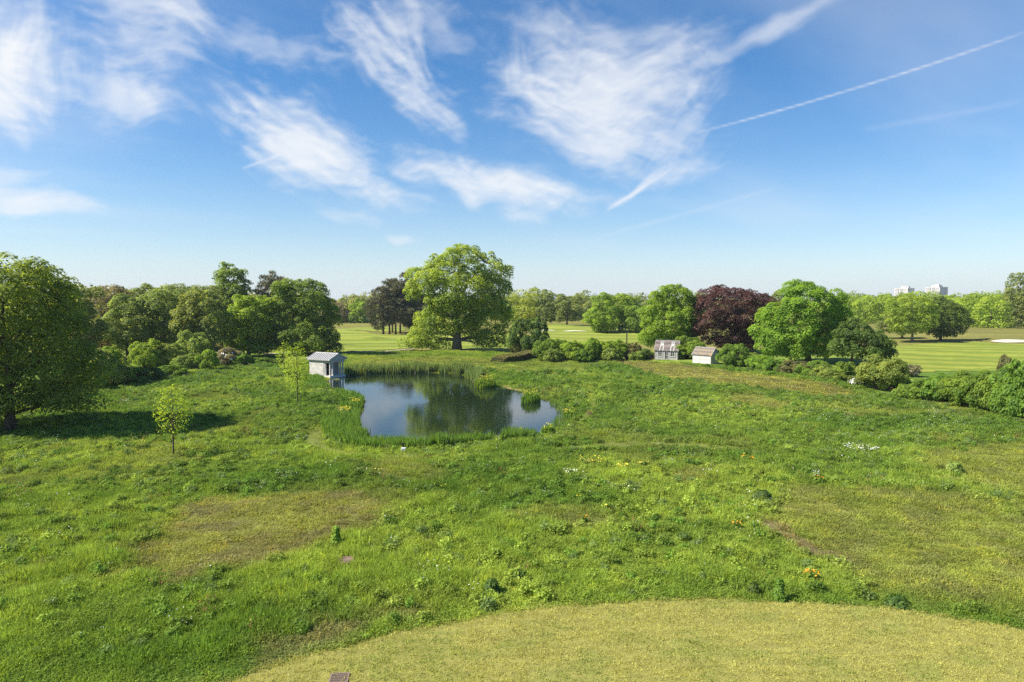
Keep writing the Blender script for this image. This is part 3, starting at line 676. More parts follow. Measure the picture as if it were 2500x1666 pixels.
def lobes_of(ells, lr, g_, dens=1.0, inner=.2, hollow=.20):
    """centres of foliage clumps spread over the outside of a group of ellipsoids"""
    ells = np.asarray(ells, float); C, Rr = ells[:, :3], ells[:, 3:]
    ar = (Rr[:, 0] * Rr[:, 2] + Rr[:, 0] * Rr[:, 1] + Rr[:, 1] * Rr[:, 2]); tot = int(min(6000, max(300, 14 * ar.sum() / lr ** 2)))
    w = g_.choice(len(ells), tot, p=ar / ar.sum())
    d = g_.normal(size=(tot, 3)); d /= np.linalg.norm(d, axis=1)[:, None]
    sd_ = g_.random() * 90; bul = vnoise(d[:, 0] * 2.2 + d[:, 2] * 1.1 + sd_ + w * 5, d[:, 1] * 2.2 + d[:, 2] * 1.7 + sd_)
    p_ = C[w] + d * np.maximum(Rr[w] - .35 * lr, Rr[w] * .5) * (.66 + .30 * bul + .20 * g_.random(tot))[:, None]
    ok = np.ones(tot, bool)
    for i in range(len(ells)):
        q_ = np.linalg.norm((p_ - C[i]) / Rr[i], axis=1); ok &= (q_ > .66) | (w == i)
    p_ = p_[ok]
    hol = vnoise(p_[:, 0] / (2.3 * lr) + sd_, p_[:, 2] / (1.9 * lr) + p_[:, 1] / (2.6 * lr)); p_ = p_[hol > hollow]
    ni_ = int(len(p_) * inner); w = g_.choice(len(ells), ni_, p=ar / ar.sum()); d = g_.normal(size=(ni_, 3)); d /= np.linalg.norm(d, axis=1)[:, None]
    inn = C[w] + d * Rr[w] * (.35 + .4 * g_.random(ni_))[:, None]
    def thin(P, sp):
        P = P[g_.permutation(len(P))]; keep_ = np.zeros((0, 3))
        out_ = []
        for q_ in P:
            if len(keep_) == 0 or ((keep_ - q_) ** 2).sum(1).min() > sp * sp: out_.append(q_); keep_ = np.array(out_)
        return keep_
    return thin(p_, lr * 1.02 / dens), (thin(inn, lr * 1.7) if len(inn) else inn)
def leaves_on(lob, lr, n, leaf, g_, ctr, zs=.8, asp=.62, up=.45, align=False, shell=(.55, 1.05), hang=0.0):
    rad = lr * (.6 + .85 * g_.random(len(lob)) ** 1.3); pr = rad ** 2; w = g_.choice(len(lob), n, p=pr / pr.sum())
    o_ = lob - ctr; o_ /= (np.linalg.norm(o_, axis=1)[:, None] + 1e-6)
    d = g_.normal(size=(n, 3)) + o_[w] * .5 + np.array([0, 0, .75]); d /= np.linalg.norm(d, axis=1)[:, None]
    rr = rad[w] * (shell[0] + (shell[1] - shell[0]) * g_.random(n) ** .7)
    p_ = lob[w] + d * rr[:, None] * np.array([1, 1, zs])
    if hang: p_[:, 2] -= hang * (np.linalg.norm(d[:, :2], axis=1) * rr)
    nn = d * 1.0 + g_.normal(size=(n, 3)) * .42 + np.array([0, 0, up]); nn /= np.linalg.norm(nn, axis=1)[:, None]
    tt = (d + g_.normal(size=(n, 3)) * .35 + np.array([0, 0, .35])) if align else np.cross(nn, g_.normal(size=(n, 3)))
    tt /= np.linalg.norm(tt, axis=1)[:, None]; bb = np.cross(nn, tt); bb /= (np.linalg.norm(bb, axis=1)[:, None] + 1e-6)
    sz = (leaf * (.55 + .9 * g_.random(n)))[:, None]; fold = nn * sz * .10
    v = np.stack([p_ - tt * sz * .5, p_ + bb * sz * .5 * asp + fold, p_ + tt * sz * .5, p_ - bb * sz * .5 * asp + fold], 1).reshape(-1, 3)
    lt = g_.random(len(lob)); tn = np.clip(.62 * lt[w] + .5 * g_.random(n) - .06, 0, 1)
    return v, np.arange(4 * n).reshape(n, 4), np.repeat(tn, 4)
def limbs(lob, hgt, r0, g_, fork=.25, nk=11, lead=.75, base_flare=1.5, twigs=True, seg=8, lean=(0, 0)):
    """trunk, limbs and the boughs that carry the foliage"""
    mb = MB(); top = np.array([lean[0], lean[1], hgt * lead])
    n = 7; wob = g_.normal(0, r0 * .35, (n, 2)); wob[0] = 0
    path = np.array([[top[0] * s_ + wob[i, 0] * s_, top[1] * s_ + wob[i, 1] * s_, -.4 + (top[2] + .4) * s_] for i, s_ in enumerate(np.linspace(0, 1, n))])
    rad = r0 * (1 - np.linspace(0, 1, n) * .82); rad[0] *= base_flare
    mb.tube(path, rad, seg)
    ends = []
    if len(lob):
        idx_ = [int(g_.integers(len(lob)))]; dm = ((lob - lob[idx_[0]]) ** 2).sum(1)
        while len(idx_) < min(nk, len(lob)): j = int(dm.argmax()); idx_.append(j); dm = np.minimum(dm, ((lob - lob[j]) ** 2).sum(1))
        segs = []
        for j in idx_:
            e = lob[j]; z0 = np.clip(e[2] * .55, hgt * fork, hgt * lead * .92); s_ = (z0 + .4) / (top[2] + .4)
            a_ = np.array([np.interp(s_, np.linspace(0, 1, n), path[:, k]) for k in range(3)])
            dist = np.linalg.norm(e - a_); m_ = a_ * .5 + e * .5 + np.array([0, 0, .12 * dist]) + g_.normal(0, .05 * dist, 3)
            ts = np.linspace(0, 1, 6)[:, None]; bz = (1 - ts) ** 2 * a_ + 2 * ts * (1 - ts) * m_ + ts ** 2 * e
            rr = r0 * (.42 * (1 - s_ * .5)) * (1 - np.linspace(0, 1, 6) * .86)
            mb.tube(bz, rr, 5, False); segs.append(bz[2:])
        if twigs:
            nodes = np.concatenate(segs)
            for q_ in lob:
                dd = ((nodes - q_) ** 2).sum(1); a_ = nodes[dd.argmin()]
                if dd.min() < .2: continue
                mid_ = (a_ + q_) / 2 + np.array([0, 0, .06 * math.sqrt(dd.min())])
                mb.tube([a_, mid_, q_], [r0 * .09, r0 * .06, r0 * .025], 3, False)
    return mb
def tree_meshes(ells, seed, lr, leaf, n, lm, r0, bark, dens=1.0, fork=.22, lead=.75, nk=11, inner=.2, twigs=True, lean=(0, 0), flare=1.5, hollow=.20, **kw):
    g_ = np.random.default_rng(seed); ells = np.asarray(ells, float)
    lob, inn = lobes_of(ells, lr, g_, dens, inner, hollow)
    allb = np.concatenate([lob, inn]) if len(inn) else lob
    hgt = (ells[:, 2] + ells[:, 5]).max(); ctr = np.array([ells[:, 0].mean(), ells[:, 1].mean(), hgt * .5])
    v, q_, tn = leaves_on(allb, lr, n, leaf, g_, ctr, **kw)
    TRI[0] += 2 * n
    cm = np_mesh('crown', v, quads=q_, mats=[LM[lm]], tint=tn)
    tm = limbs(lob, hgt, r0, g_, fork, nk, lead, flare, twigs, lean=lean).mesh('trunk', bark, True)
    return tm, cm
def tree(name, label, cat, px, d, ell_px, seed, lm, lr, leaf, n, r0, bark=None, group=None, by=None, parts=('trunk', 'crown'), depth=.95, boughs=2, **kw):
    """a tree at distance d whose crown fills the given ellipses (photograph pixels at that distance)"""
    b = AT(px, 800, d); x0, y0 = b[0], d; z0 = H(x0, y0)
    g_ = np.random.default_rng(seed + 999); ells = []
    for cx, cy, rx, ry in ell_px:
        yo = g_.normal(0, .12) * rx / FPX * d
        c = AT(cx, cy, d); k = np.linalg.norm([1, 0]) * d / FPX
        ells.append((c[0] - x0, yo, c[2] - z0, rx * k, (rx * .65 + min(rx, ry) * .35) * k * depth, ry * k))
    for c0, c1, c2, r0_, r1_, r2_ in list(ells):          # boughs that break the outline
        for _ in range(boughs):
            w_ = g_.uniform(-.5, 3.6); k_ = g_.uniform(.28, .44)
            ells.append((c0 + .86 * r0_ * math.cos(w_), c1 + g_.normal(0, .4) * r1_, max(c2 + .86 * r2_ * math.sin(w_), r2_ * .3), r0_ * k_, r1_ * k_, r2_ * k_))
    bark = bark or M_BARK
    tm, cm = tree_meshes(ells, seed, lr, leaf, n, lm, r0, bark, **kw)
    e = empty(name, (x0, y0, z0)); put(parts[0], tm, e); put(parts[1], cm, e)
    return tag(e, label, cat, group)
def clone(src, loc, s=1.0, rz=0.0, name=None, label=None, group=None, sz=None, lm=None):
    e = empty(name or src.name.split('.')[0], loc, rz); e.scale = (s, s, sz or s)
    for c in src.children:
        k = c.copy(); COL.objects.link(k); k.parent = e
        if lm and 'crown' in c.name or lm and 'foliage' in c.name:
            k.material_slots[0].link = 'OBJECT'; k.material_slots[0].material = LM[lm]
    if 'category' in src: e['category'] = src['category']
    if group or 'group' in src: e['group'] = group or src['group']
    if label: e['label'] = label
    return e

# ---- the great plane tree behind the pond
tree('plane_tree', 'huge pale green spreading plane tree standing alone behind the pond', 'tree', 1115, 157,
     [(1128,640,66,38),(1088,668,58,48),(1178,662,62,44),(1036,690,44,34),(1012,712,26,20),(1125,715,92,55),(1208,700,38,42),(1112,775,78,48),(1198,775,52,52),(1052,795,38,34),(1026,826,36,24),(1000,838,20,14),(1062,838,34,16),(1195,825,50,26),(1222,838,28,14)],
     11, 'plane', 1.45, .42, 60000, 1.15, M_BARKG, dens=.98, fork=.10, lead=.72, nk=20, inner=.12, flare=1.25)
# ---- the big tree cut by the edge of the picture
tree('lime_tree', 'tall dense dark green tree shading the meadow beside the wood', 'tree', 15, 61,
     [(10,765,165,135),(50,725,110,85),(-60,720,130,90),(110,830,95,110),(40,900,170,110),(165,905,62,75),(150,965,80,38),(200,975,36,28),(-120,880,130,140),(20,690,60,50),(-60,980,120,40)],
     12, 'edge', 1.05, .27, 64000, .42, M_BARK, dens=1.0, fork=.1, lead=.8, nk=16, up=.6, boughs=0, hollow=.06, inner=.3)
# ---- specimen trees round the meadow
tree('oak_tree', 'broad dark green oak directly behind the stone temple', 'tree', 742, 146,
     [(742,740,62,48),(715,735,45,38),(770,770,52,50),(710,790,52,50),(750,820,72,40),(790,835,36,28),(690,830,40,26),(740,705,35,22),(805,850,22,14)],
     13, 'oak', 1.15, .37, 44000, .5, fork=.15, nk=13)
tree('oak_tree', 'rounded mid green oak left of the temple, lighter than its neighbour', 'tree', 605, 142,
     [(610,775,60,42),(570,790,38,36),(640,790,42,38),(600,815,62,32),(640,745,34,22),(580,840,36,18),(630,845,40,16)],
     14, 'fresh', 1.1, .37, 31000, .4, fork=.2, nk=12)
tree('beech_tree', 'tall narrow tree rising above the wood beside the dark pine', 'tree', 566, 172,
     [(560,680,34,30),(578,710,34,34),(545,705,28,28),(565,745,44,34),(568,790,40,40)],
     15, 'oak', 1.25, .48, 15000, .5, fork=.2)
tree('copper_beech', 'great domed copper beech with dark purple leaves behind the white shed', 'tree', 1795, 151,
     [(1785,755,84,52),(1740,775,52,50),(1840,760,56,52),(1790,725,60,26),(1735,810,46,36),(1790,810,66,42),(1850,805,52,40),(1702,815,26,26),(1815,838,36,18),(1708,785,34,46),(1884,785,32,46)],
     16, 'copper', 1.15, .36, 56000, .6, M_BARK, inner=.5, fork=.1, nk=14, up=.75, zs=.62, hang=.28, asp=.5)
tree('horse_chestnut', 'large rounded bright green chestnut between the copper beech and the fairway', 'tree', 1975, 129,
     [(1968,745,74,46),(1920,775,52,52),(2015,770,58,55),(1965,800,88,55),(1895,825,46,38),(1940,842,56,32),(2020,830,58,42),(1965,712,42,18),(1880,848,30,22)],
     17, 'fresh', 1.15, .34, 54000, .5, fork=.12, nk=14, up=.6)
tree('field_maple', 'low dark spreading tree under the right flank of the big chestnut', 'tree', 2082, 122,
     [(2085,825,42,36),(2125,840,42,34),(2060,848,34,24),(2155,858,28,22),(2110,862,40,16)],
     18, 'deep', .9, .34, 15000, .34, fork=.3, lead=.55, nk=10)
tree('sycamore_tree', 'upright leafy sycamore standing behind the summerhouse', 'tree', 1632, 152,
     [(1648,722,36,26),(1625,745,46,34),(1668,755,34,36),(1600,780,38,36),(1640,790,56,46),(1588,820,32,26),(1650,828,50,28)],
     19, 'fresh', 1.15, .36, 38000, .5, fork=.12, nk=12)
# ---- the wood on the rising left side, front row
row = [ # px, d, ellipses, leaf kind, label
 (100, 96, [(98,705,52,38),(80,760,60,60),(120,770,50,60),(95,840,60,60)], 'row', 'dark tree showing just above the shoulder of the tall edge tree'),
 (182, 118, [(180,735,48,34),(165,790,50,50),(205,800,42,50),(185,850,46,40)], 'row', 'first tree of the wood row, next to the tall edge tree'),
 (262, 140, [(272,722,36,22),(250,760,44,40),(275,800,44,44),(245,840,36,40)], 'grey', 'grey green tree with a flat top among the wood row'),
 (309, 132, [(310,765,52,40),(290,800,44,36),(335,805,42,36),(312,835,40,24)], 'row', 'wood tree with a straight bare trunk above the young shrubs'),
 (400, 136, [(395,748,56,38),(370,785,44,40),(425,785,44,38),(398,815,44,30)], 'row', 'fan branched tree in the middle of the wood row'),
 (488, 134, [(495,745,50,34),(470,780,42,40),(515,785,42,44),(492,820,46,34)], 'row', 'dark leaning tree between the wood row and the mid green oak'),
 (440, 158, [(445,722,60,24),(400,728,40,22),(490,722,44,22),(445,760,70,50)], 'far', 'pale topped tree rising behind the middle of the wood row'),
 (345, 160, [(350,722,44,22),(320,735,40,28),(350,770,50,50)], 'row', 'tree with grey twigs peeping over the wood row'),
]
for i, (px, d, el_, lm, lb) in enumerate(row):
    tree('woodland_tree', lb, 'tree', px, d, el_, 40 + i, lm, 1.1, .40, 13000, .34, group='trees of the wood row', fork=.15, lead=.7, nk=13, inner=.12, dens=.95)
# ---- pines
tree('pine_tree', 'dark bristly pine showing above the oaks beside the tall beech', 'tree', 665, 176,
     [(668,700,24,32),(648,715,26,28),(690,712,24,26),(665,745,44,34),(640,745,22,22),(668,795,40,40)],
     60, 'pine', 1.0, .85, 12000, .4, M_BARKP, fork=.2, lead=.85, asp=.16, align=True, zs=.6, up=.2)
pines = [(936, 235, [(930,725,22,26),(918,755,20,30),(944,760,22,34),(926,790,20,16)], 'outermost pine of the grove, lowest and leaning to the open fairway'),
 (951, 239, [(948,706,17,24),(950,740,24,30),(952,775,18,20)], 'second pine of the grove with a thin bare trunk'),
 (958, 246, [(962,703,15,22),(964,740,20,30),(960,772,16,18)], 'slender pine in the middle of the grove'),
 (966, 236, [(975,712,18,24),(970,750,24,32),(984,765,20,26)], 'stout pine of the grove with the thickest pale trunk'),
 (977, 244, [(992,686,14,22),(988,720,22,28),(990,765,24,30)], 'tallest pine of the grove with the pointed tip'),
 (1000, 240, [(1002,712,18,24),(1006,755,22,36),(1000,785,20,16)], 'dark pine at the grove edge behind the plane tree'),
 (1018, 246, [(1020,730,20,28),(1022,775,24,26)], 'innermost pine half hidden by the plane tree')]
for i, (px, d, el_, lb) in enumerate(pines):
    tree('pine_tree', lb, 'tree', px, d, el_, 62 + i, 'pine', 1.15, 1.05, 5200, .38, M_BARKP, group='pines of the grove', fork=.35, lead=.9, nk=8, asp=.2, align=True, zs=.5, up=.2, flare=1.1)
# ---- trees out on the golf course
golf = [
 (1293, 290, [(1275,735,26,22),(1300,728,26,20),(1320,740,20,24),(1290,765,44,26),(1262,770,22,20)], 'plane', 'pale feathery tree with forked limbs behind the dark ilex bush', 6500),
 (1330, 286, [(1335,738,18,26),(1332,765,24,26)], 'far', 'slim open tree with a leaning trunk on the fairway bank', 4000),
 (1384, 284, [(1384,745,28,26),(1368,765,20,20),(1402,768,20,18)], 'far', 'open crowned tree with bare trunk behind the central bunker', 5500),
 (1470, 233, [(1470,745,26,26),(1462,775,34,26),(1485,778,28,28),(1472,800,30,14)], 'fresh', 'dense tree with an ivy dark base in front of the far wood', 9000),
 (1512, 240, [(1515,748,32,30),(1505,778,28,24),(1535,765,28,30)], 'fresh', 'tall leafy tree with slim trunks beside the ivy based tree', 8000),
 (1552, 232, [(1552,775,30,26),(1548,798,34,14),(1568,785,20,20)], 'oak', 'rounded lower tree close beside the upright sycamore', 6000),
 (2228, 197, [(2225,755,52,34),(2195,775,38,28),(2250,780,36,30),(2215,795,48,20)], 'plane', 'tree with a pale bare trunk standing on the striped fairway', 11000),
 (2297, 203, [(2300,765,44,32),(2325,785,40,30),(2275,790,34,28),(2310,808,46,16)], 'deep', 'dark domed chestnut on the striped fairway casting a long shadow', 12000),
 (2203, 212, [(2190,785,26,22),(2170,795,24,18),(2205,800,24,14)], 'far', 'small tree behind the pale trunked fairway tree', 4000),
 (2490, 292, [(2490,705,26,40),(2482,745,36,38),(2515,745,40,44),(2488,775,44,30),(2515,700,26,36)], 'row', 'tall dark poplar at the far edge of the right wood', 16000),
 (880, 330, [(882,752,22,18),(872,772,20,18),(890,775,20,20)], 'fresh', 'bright green round tree at the far end of the fairway', 4500),
 (818, 330, [(812,752,28,20),(805,775,26,24),(830,775,24,22)], 'grey', 'grey green ashy tree left of the bright round tree', 4500),
 (1908, 190, [(1906,725,16,16),(1906,750,22,26)], 'far', 'tree top peeping between copper beech and chestnut', 2600),
]
for i, (px, d, el_, lm, lb, n) in enumerate(golf):
    far_ = d / 150
    tree('parkland_tree', lb, 'tree', px, d, el_, 80 + i, lm, (.62 if 'poplar' in lb else .9) * far_, .36 * far_, n, .38, M_BARKG if lm == 'plane' else M_BARK, group='trees out on the golf course', fork=.2, lead=.7, nk=10, dens=.92, inner=.1)
# ---- young trees planted in the meadow
def sapling(label, px, py, h, cr, cz, seed, n, leaf=.16):
    p = G(px, py); z0 = H(*p)
    ells = [(0, 0, cz, cr, cr, (h - cz) * .98), (-.15 * cr, 0, cz - .3, cr * .9, cr * .8, (h - cz) * .6), (.1, .1, h - .7, cr * .45, cr * .45, .8)]
    g_ = np.random.default_rng(seed); lob, inn = lobes_of(ells, .33, g_, .9, .3); al = np.concatenate([lob, inn])
    v, q_, tn = leaves_on(al, .33, n, leaf, g_, np.array([0, 0, cz]), zs=.7, up=.7, asp=.7); TRI[0] += 2 * n
    e = empty('young_tree', (p[0], p[1], z0))
    put('trunk', limbs(lob, h, .07, g_, .38, 18, .95, 1.2, True, 7).mesh('trunk', M_BARK, True), e)
    put('crown', np_mesh('crown', v, quads=q_, mats=[LM['lime']], tint=tn), e)
    return tag(e, label, 'tree', 'young trees planted in the meadow')
sapling('thin young lime green tree casting a small shadow on the open meadow', 424, 1112, 5.4, 1.3, 3.4, 21, 1350, .11)
sapling('taller young lime green tree beside the stone temple', 727, 985, 6.9, 1.35, 4.0, 22, 1900, .13)
sapling('slight young tree between the temple and the mid green oak', 694, 912, 5.0, 1.3, 2.8, 23, 900, .15)
# ---- shrubs
def shrub_mesh(seed, lm, leaf=.24, n=5200, spiky=0.0):
    g_ = np.random.default_rng(seed); ells = [(0, 0, .55, .8, .8, .5)]
    for k in range(5): a_ = g_.random() * 6.28; r_ = .3 + .25 * g_.random(); ells.append((r_ * math.cos(a_), r_ * math.sin(a_), .35 + .45 * g_.random(), .42, .42, .38))
    lob, inn = lobes_of(ells, .2, g_, 1.0, .2); lob = lob[lob[:, 2] > .02]
    if spiky: lob[:, 2] += spiky * g_.random(len(lob)) ** 3
    v, q_, tn = leaves_on(lob, .2, n, leaf / 2.0, g_, np.array([0, 0, .4]), up=.45, asp=.6); TRI[0] += 2 * n
    mb = MB()
    for q in lob[g_.permutation(len(lob))[:16]]: mb.tube([(0, 0, -.15), q * .5 + np.array([0, 0, .05]), q], [.05, .03, .008], 4, False)
    zm = np.percentile(v[:, 2], 99.3); rm = np.percentile(np.hypot(v[:, 0], v[:, 1]), 97); f_ = np.array([1 / rm, 1 / rm, 1 / zm])
    st_ = mb.mesh('stem', M_BARK, True)
    for q in st_.vertices: q.co = [q.co[0] / rm, q.co[1] / rm, q.co[2] / zm]
    return st_, np_mesh('foliage', v * f_, quads=q_, mats=[LM[lm]], tint=tn)
SHB = [shrub_mesh(230 + k, 'shrub', .15, 11000, .12 * k) for k in range(2)]
SH = [shrub_mesh(200 + k, 'shrub', .26 if k < 3 else .2, 5200, .25 if k % 2 else 0) for k in range(5)]
def shrub(label, px, py, rx, top, k, lm='shrub', d=None, name='shrub', group=None, rz=None):
    """shrub standing at photograph spot (px, py); rx half width and top edge in pixels"""
    if d is None: p = G(px, py)
    else: p = AT(px, py, d)[:2]
    z0 = H(*p); s = rx / FPX * p[1] * 1.2; hz_ = max(.3, (py - top) / FPX * p[1])
    e = empty(name, (p[0], p[1], z0 - .05), (k * 1.7 + px * .01) if rz is None else rz); e.scale = (s, s, hz_)
    st, fo = SHB[k % 2] if s > 2.0 else SH[k % 5]
    put('stem', st, e); f = put('foliage', fo, e)
    if lm != 'shrub': f.material_slots[0].link = 'OBJECT'; f.material_slots[0].material = LM[lm]
    if lm in ('blossom', 'grey'):
        g_ = np.random.default_rng(int(px)); nb_ = 170 if lm == 'blossom' else 60; d_ = g_.normal(size=(nb_, 3)); d_[:, 2] = np.abs(d_[:, 2]); d_ /= np.linalg.norm(d_, axis=1)[:, None]
        P = np.array([0, 0, .35]) + d_ * np.array([.86, .86, .58]) * (.9 + .15 * g_.random(nb_))[:, None]; t1 = np.cross(d_, g_.normal(size=(nb_, 3))); t1 /= np.linalg.norm(t1, axis=1)[:, None]; t2 = np.cross(d_, t1)
        k_ = .055; v = np.stack([P - t1 * k_, P + t2 * k_, P + t1 * k_, P - t2 * k_], 1).reshape(-1, 3)
        put('blossom', np_mesh('blossom', v, quads=np.arange(4 * nb_).reshape(nb_, 4), mats=[M_FLW]), e)
    return tag(e, label, 'shrub', group)
gL = 'shrubs along the foot of the wood'
for a in [
 ('leafy shrub touching the lower branches of the tall edge tree', 262, 944, 44, 852, 0, 'shrub'),
 ('young tree like shrub standing behind the first leafy shrub', 262, 905, 34, 845, 1, 'fresh'),
 ('low bramble mound next to the first leafy shrub', 322, 934, 34, 893, 2, 'hazel'),
 ('tall bright yellow green shrub below the bare wood trunk', 362, 905, 34, 832, 3, 'fresh'),
 ('grey green shrub beside the bright yellow green one', 412, 902, 34, 838, 4, 'shrub'),
 ('dark low shrub at the meadow edge with a black hollow', 372, 928, 26, 894, 0, 'deep'),
 ('rounded dark shrub in the middle of the wood edge', 420, 918, 30, 890, 2, 'hazel'),
 ('tall rounded shrub under the dark leaning tree', 470, 892, 37, 806, 1, 'shrub'),
 ('small pale shrub in front of the tall rounded shrub', 462, 905, 32, 866, 3, 'shrub'),
 ('bright leaved shrub at the corner of the wood edge', 505, 905, 25, 855, 4, 'fresh'),
 ('hawthorn shrub dusted with pale blossom below the mid green oak', 560, 893, 30, 848, 1, 'grey'),
 ('low dark shrub beside the blossom dusted hawthorn', 592, 893, 24, 862, 2, 'hazel'),
 ('low clipped shrub at the end of the wood edge', 632, 891, 26, 874, 0, 'hazel'),
 ('flat dark shrub nearest the small young tree', 668, 890, 22, 876, 2, 'deep'),
 ('narrow shrub half hidden under the tall edge tree', 225, 955, 32, 900, 3, 'shrub')]: shrub(*a, group=gL)
gM = 'shrubs along the far edge of the meadow'
for a in [
 ('large dark evergreen bush to the right of the plane tree', 1288, 866, 42, 778, 0, 'deep'),
 ('brownish bush in front of the dark evergreen', 1266, 862, 22, 830, 2, 'brown'),
 ('leafy laurel at the start of the shrub row', 1332, 882, 27, 828, 1, 'hazel'),
 ('second laurel of the shrub row with upright shoots', 1366, 880, 25, 828, 3, 'fresh'),
 ('broad bushy shrub in the middle of the shrub row', 1402, 882, 32, 834, 0, 'fresh'),
 ('upright shrub with a tall tip in the shrub row', 1443, 880, 26, 826, 1, 'fresh'),
 ('dense shrub beside the upright tip', 1476, 879, 27, 834, 4, 'fresh'),
 ('tall leafy shrub near the end of the shrub row', 1504, 878, 25, 830, 3, 'fresh'),
 ('round bronze topped shrub under the wooden post', 1536, 877, 25, 836, 2, 'brown'),
 ('dark low shrub between the bronze shrub and the summerhouse', 1572, 874, 20, 850, 0, 'deep'),
 ('leafy bush filling the gap between the two sheds', 1678, 876, 36, 820, 1, 'hazel'),
 ('rounded leafy bush right of the white shed', 1788, 892, 32, 836, 4, 'hazel'),
 ('shrub in front of the copper beech trunk', 1825, 890, 28, 856, 0, 'shrub'),
 ('low bush where the mixed hedge begins', 1862, 902, 26, 866, 2, 'fresh'),
 ('dark mixed bush in the hedge below the chestnut', 1895, 908, 26, 874, 0, 'hazel'),
 ('bronze tinted bush in the hedge below the chestnut', 1940, 912, 34, 878, 3, 'brown'),
 ('wide mixed bush in the hedge below the chestnut', 1990, 918, 36, 878, 2, 'hazel'),
 ('leafy green bush by the field maple trunk', 2060, 925, 26, 880, 1, 'hazel'),
 ('low leafy bush in front of the field maple', 2030, 928, 28, 900, 0, 'shrub'),
 ('small hawthorn covered with white blossom', 2092, 945, 20, 918, 4, 'blossom'),
 ('large feathery willow bush beside the blossoming hawthorn', 2150, 950, 50, 868, 1, 'shrub'),
 ('low dark bush in the shade of the willow', 2200, 946, 26, 922, 0, 'hazel'),
 ('pale flowering bush behind the willow', 2215, 918, 24, 888, 3, 'grey')]: shrub(*a, group=gM)
for a in [
 ('low bramble filling the first gap of the shrub row', 1350, 884, 22, 852, 2, 'shrub'), ('low shoots filling the gap below the broad bushy shrub', 1424, 884, 22, 850, 4, 'hazel'),
 ('short leafy growth between the dense shrub and the tall one', 1490, 882, 20, 848, 0, 'shrub'), ('pale low growth at the foot of the bronze topped shrub', 1555, 880, 18, 856, 1, 'shrub'),
 ('straggling bush joining the mixed hedge to the field maple', 2012, 922, 30, 886, 4, 'shrub'), ('low leafy bush joining the white shed bush to the hedge', 1845, 897, 24, 866, 3, 'hazel')]: shrub(*a, group=gM)
gH = 'bushes of the hazel hedge'
hz = [(2222,968,28,930),(2262,974,34,922),(2306,980,40,912),(2352,990,42,908),(2398,1000,42,912),(2442,1010,44,898),(2488,1020,48,880),(2535,1030,50,876)]
hl = ['small hazel bush at the low end of the hedge', 'second hazel bush of the hedge, slightly taller', 'hazel bush with upright shoots, third in the hedge', 'full hazel bush in the first half of the hedge',
      'dense hazel bush at the middle of the hedge', 'taller hazel bush below the reddish twigs', 'tallest hazel bush at the picture edge', 'last hazel bush, cut by the picture edge']
for i, ((px, py, rx, top), lb) in enumerate(zip(hz, hl)): shrub(lb, px, py, rx * 1.12, top, i, 'hazel', group=gH)
shrub('thin bush with reddish twigs behind the hazel hedge', 2466, 985, 26, 868, 1, 'brown')
# clipped flat-topped hedge
g_ = np.random.default_rng(5); a_, b_ = G(1212, 884), G(1335, 872); n = 9000; tt_ = g_.random(n); wdt = 3.0; ux = (b_ - a_) / np.linalg.norm(b_ - a_); nx = np.array([-ux[1], ux[0]])
ww = (g_.random(n) * 2 - 1); hh_ = g_.random(n); top_ = g_.random(n) < .5
hgt_ = np.interp(tt_, [0, .08, 1], [.5, 1.15, 1.6])
ww = np.where(top_, ww, np.sign(ww) * (.9 + .15 * g_.random(n))); hh_ = np.where(top_, .92 + .1 * g_.random(n), hh_)
P = np.stack([a_[0] + (b_ - a_)[0] * tt_ + nx[0] * ww * wdt / 2, a_[1] + (b_ - a_)[1] * tt_ + nx[1] * ww * wdt / 2, hh_ * hgt_], 1); P[:, 2] += height(P[:, 0], P[:, 1])
nn = g_.normal(size=(n, 3)) * .6 + np.array([0, -.2, .6]); nn /= np.linalg.norm(nn, axis=1)[:, None]; t1 = np.cross(nn, g_.normal(size=(n, 3))); t1 /= np.linalg.norm(t1, axis=1)[:, None]; t2 = np.cross(nn, t1); sz_ = (.22 * (.6 + .8 * g_.random(n)))[:, None]
v = np.stack([P - t1 * sz_, P + t2 * sz_ * .7, P + t1 * sz_, P - t2 * sz_ * .7], 1).reshape(-1, 3)
hb = empty('clipped_hedge', (a_[0], a_[1], 0)); v -= np.array([a_[0], a_[1], 0])
mb = MB(); c4 = [a_ - nx * 1.2, b_ - nx * 1.2, b_ + nx * 1.2, a_ + nx * 1.2]; mb.extrude([(q_[0] - a_[0], q_[1] - a_[1], H(*q_) - .1) for q_ in c4], (0, 0, .95))
mb.build('core', plain('hedge_twigs', (.035, .04, .018), .9, .1), hb); put('foliage', np_mesh('foliage', v, quads=np.arange(4 * n).reshape(n, 4), mats=[LM['brown']], tint=np.repeat(g_.random(n), 4)), hb)
tag(hb, 'low clipped hedge with a flat sunlit brown top', 'hedge')
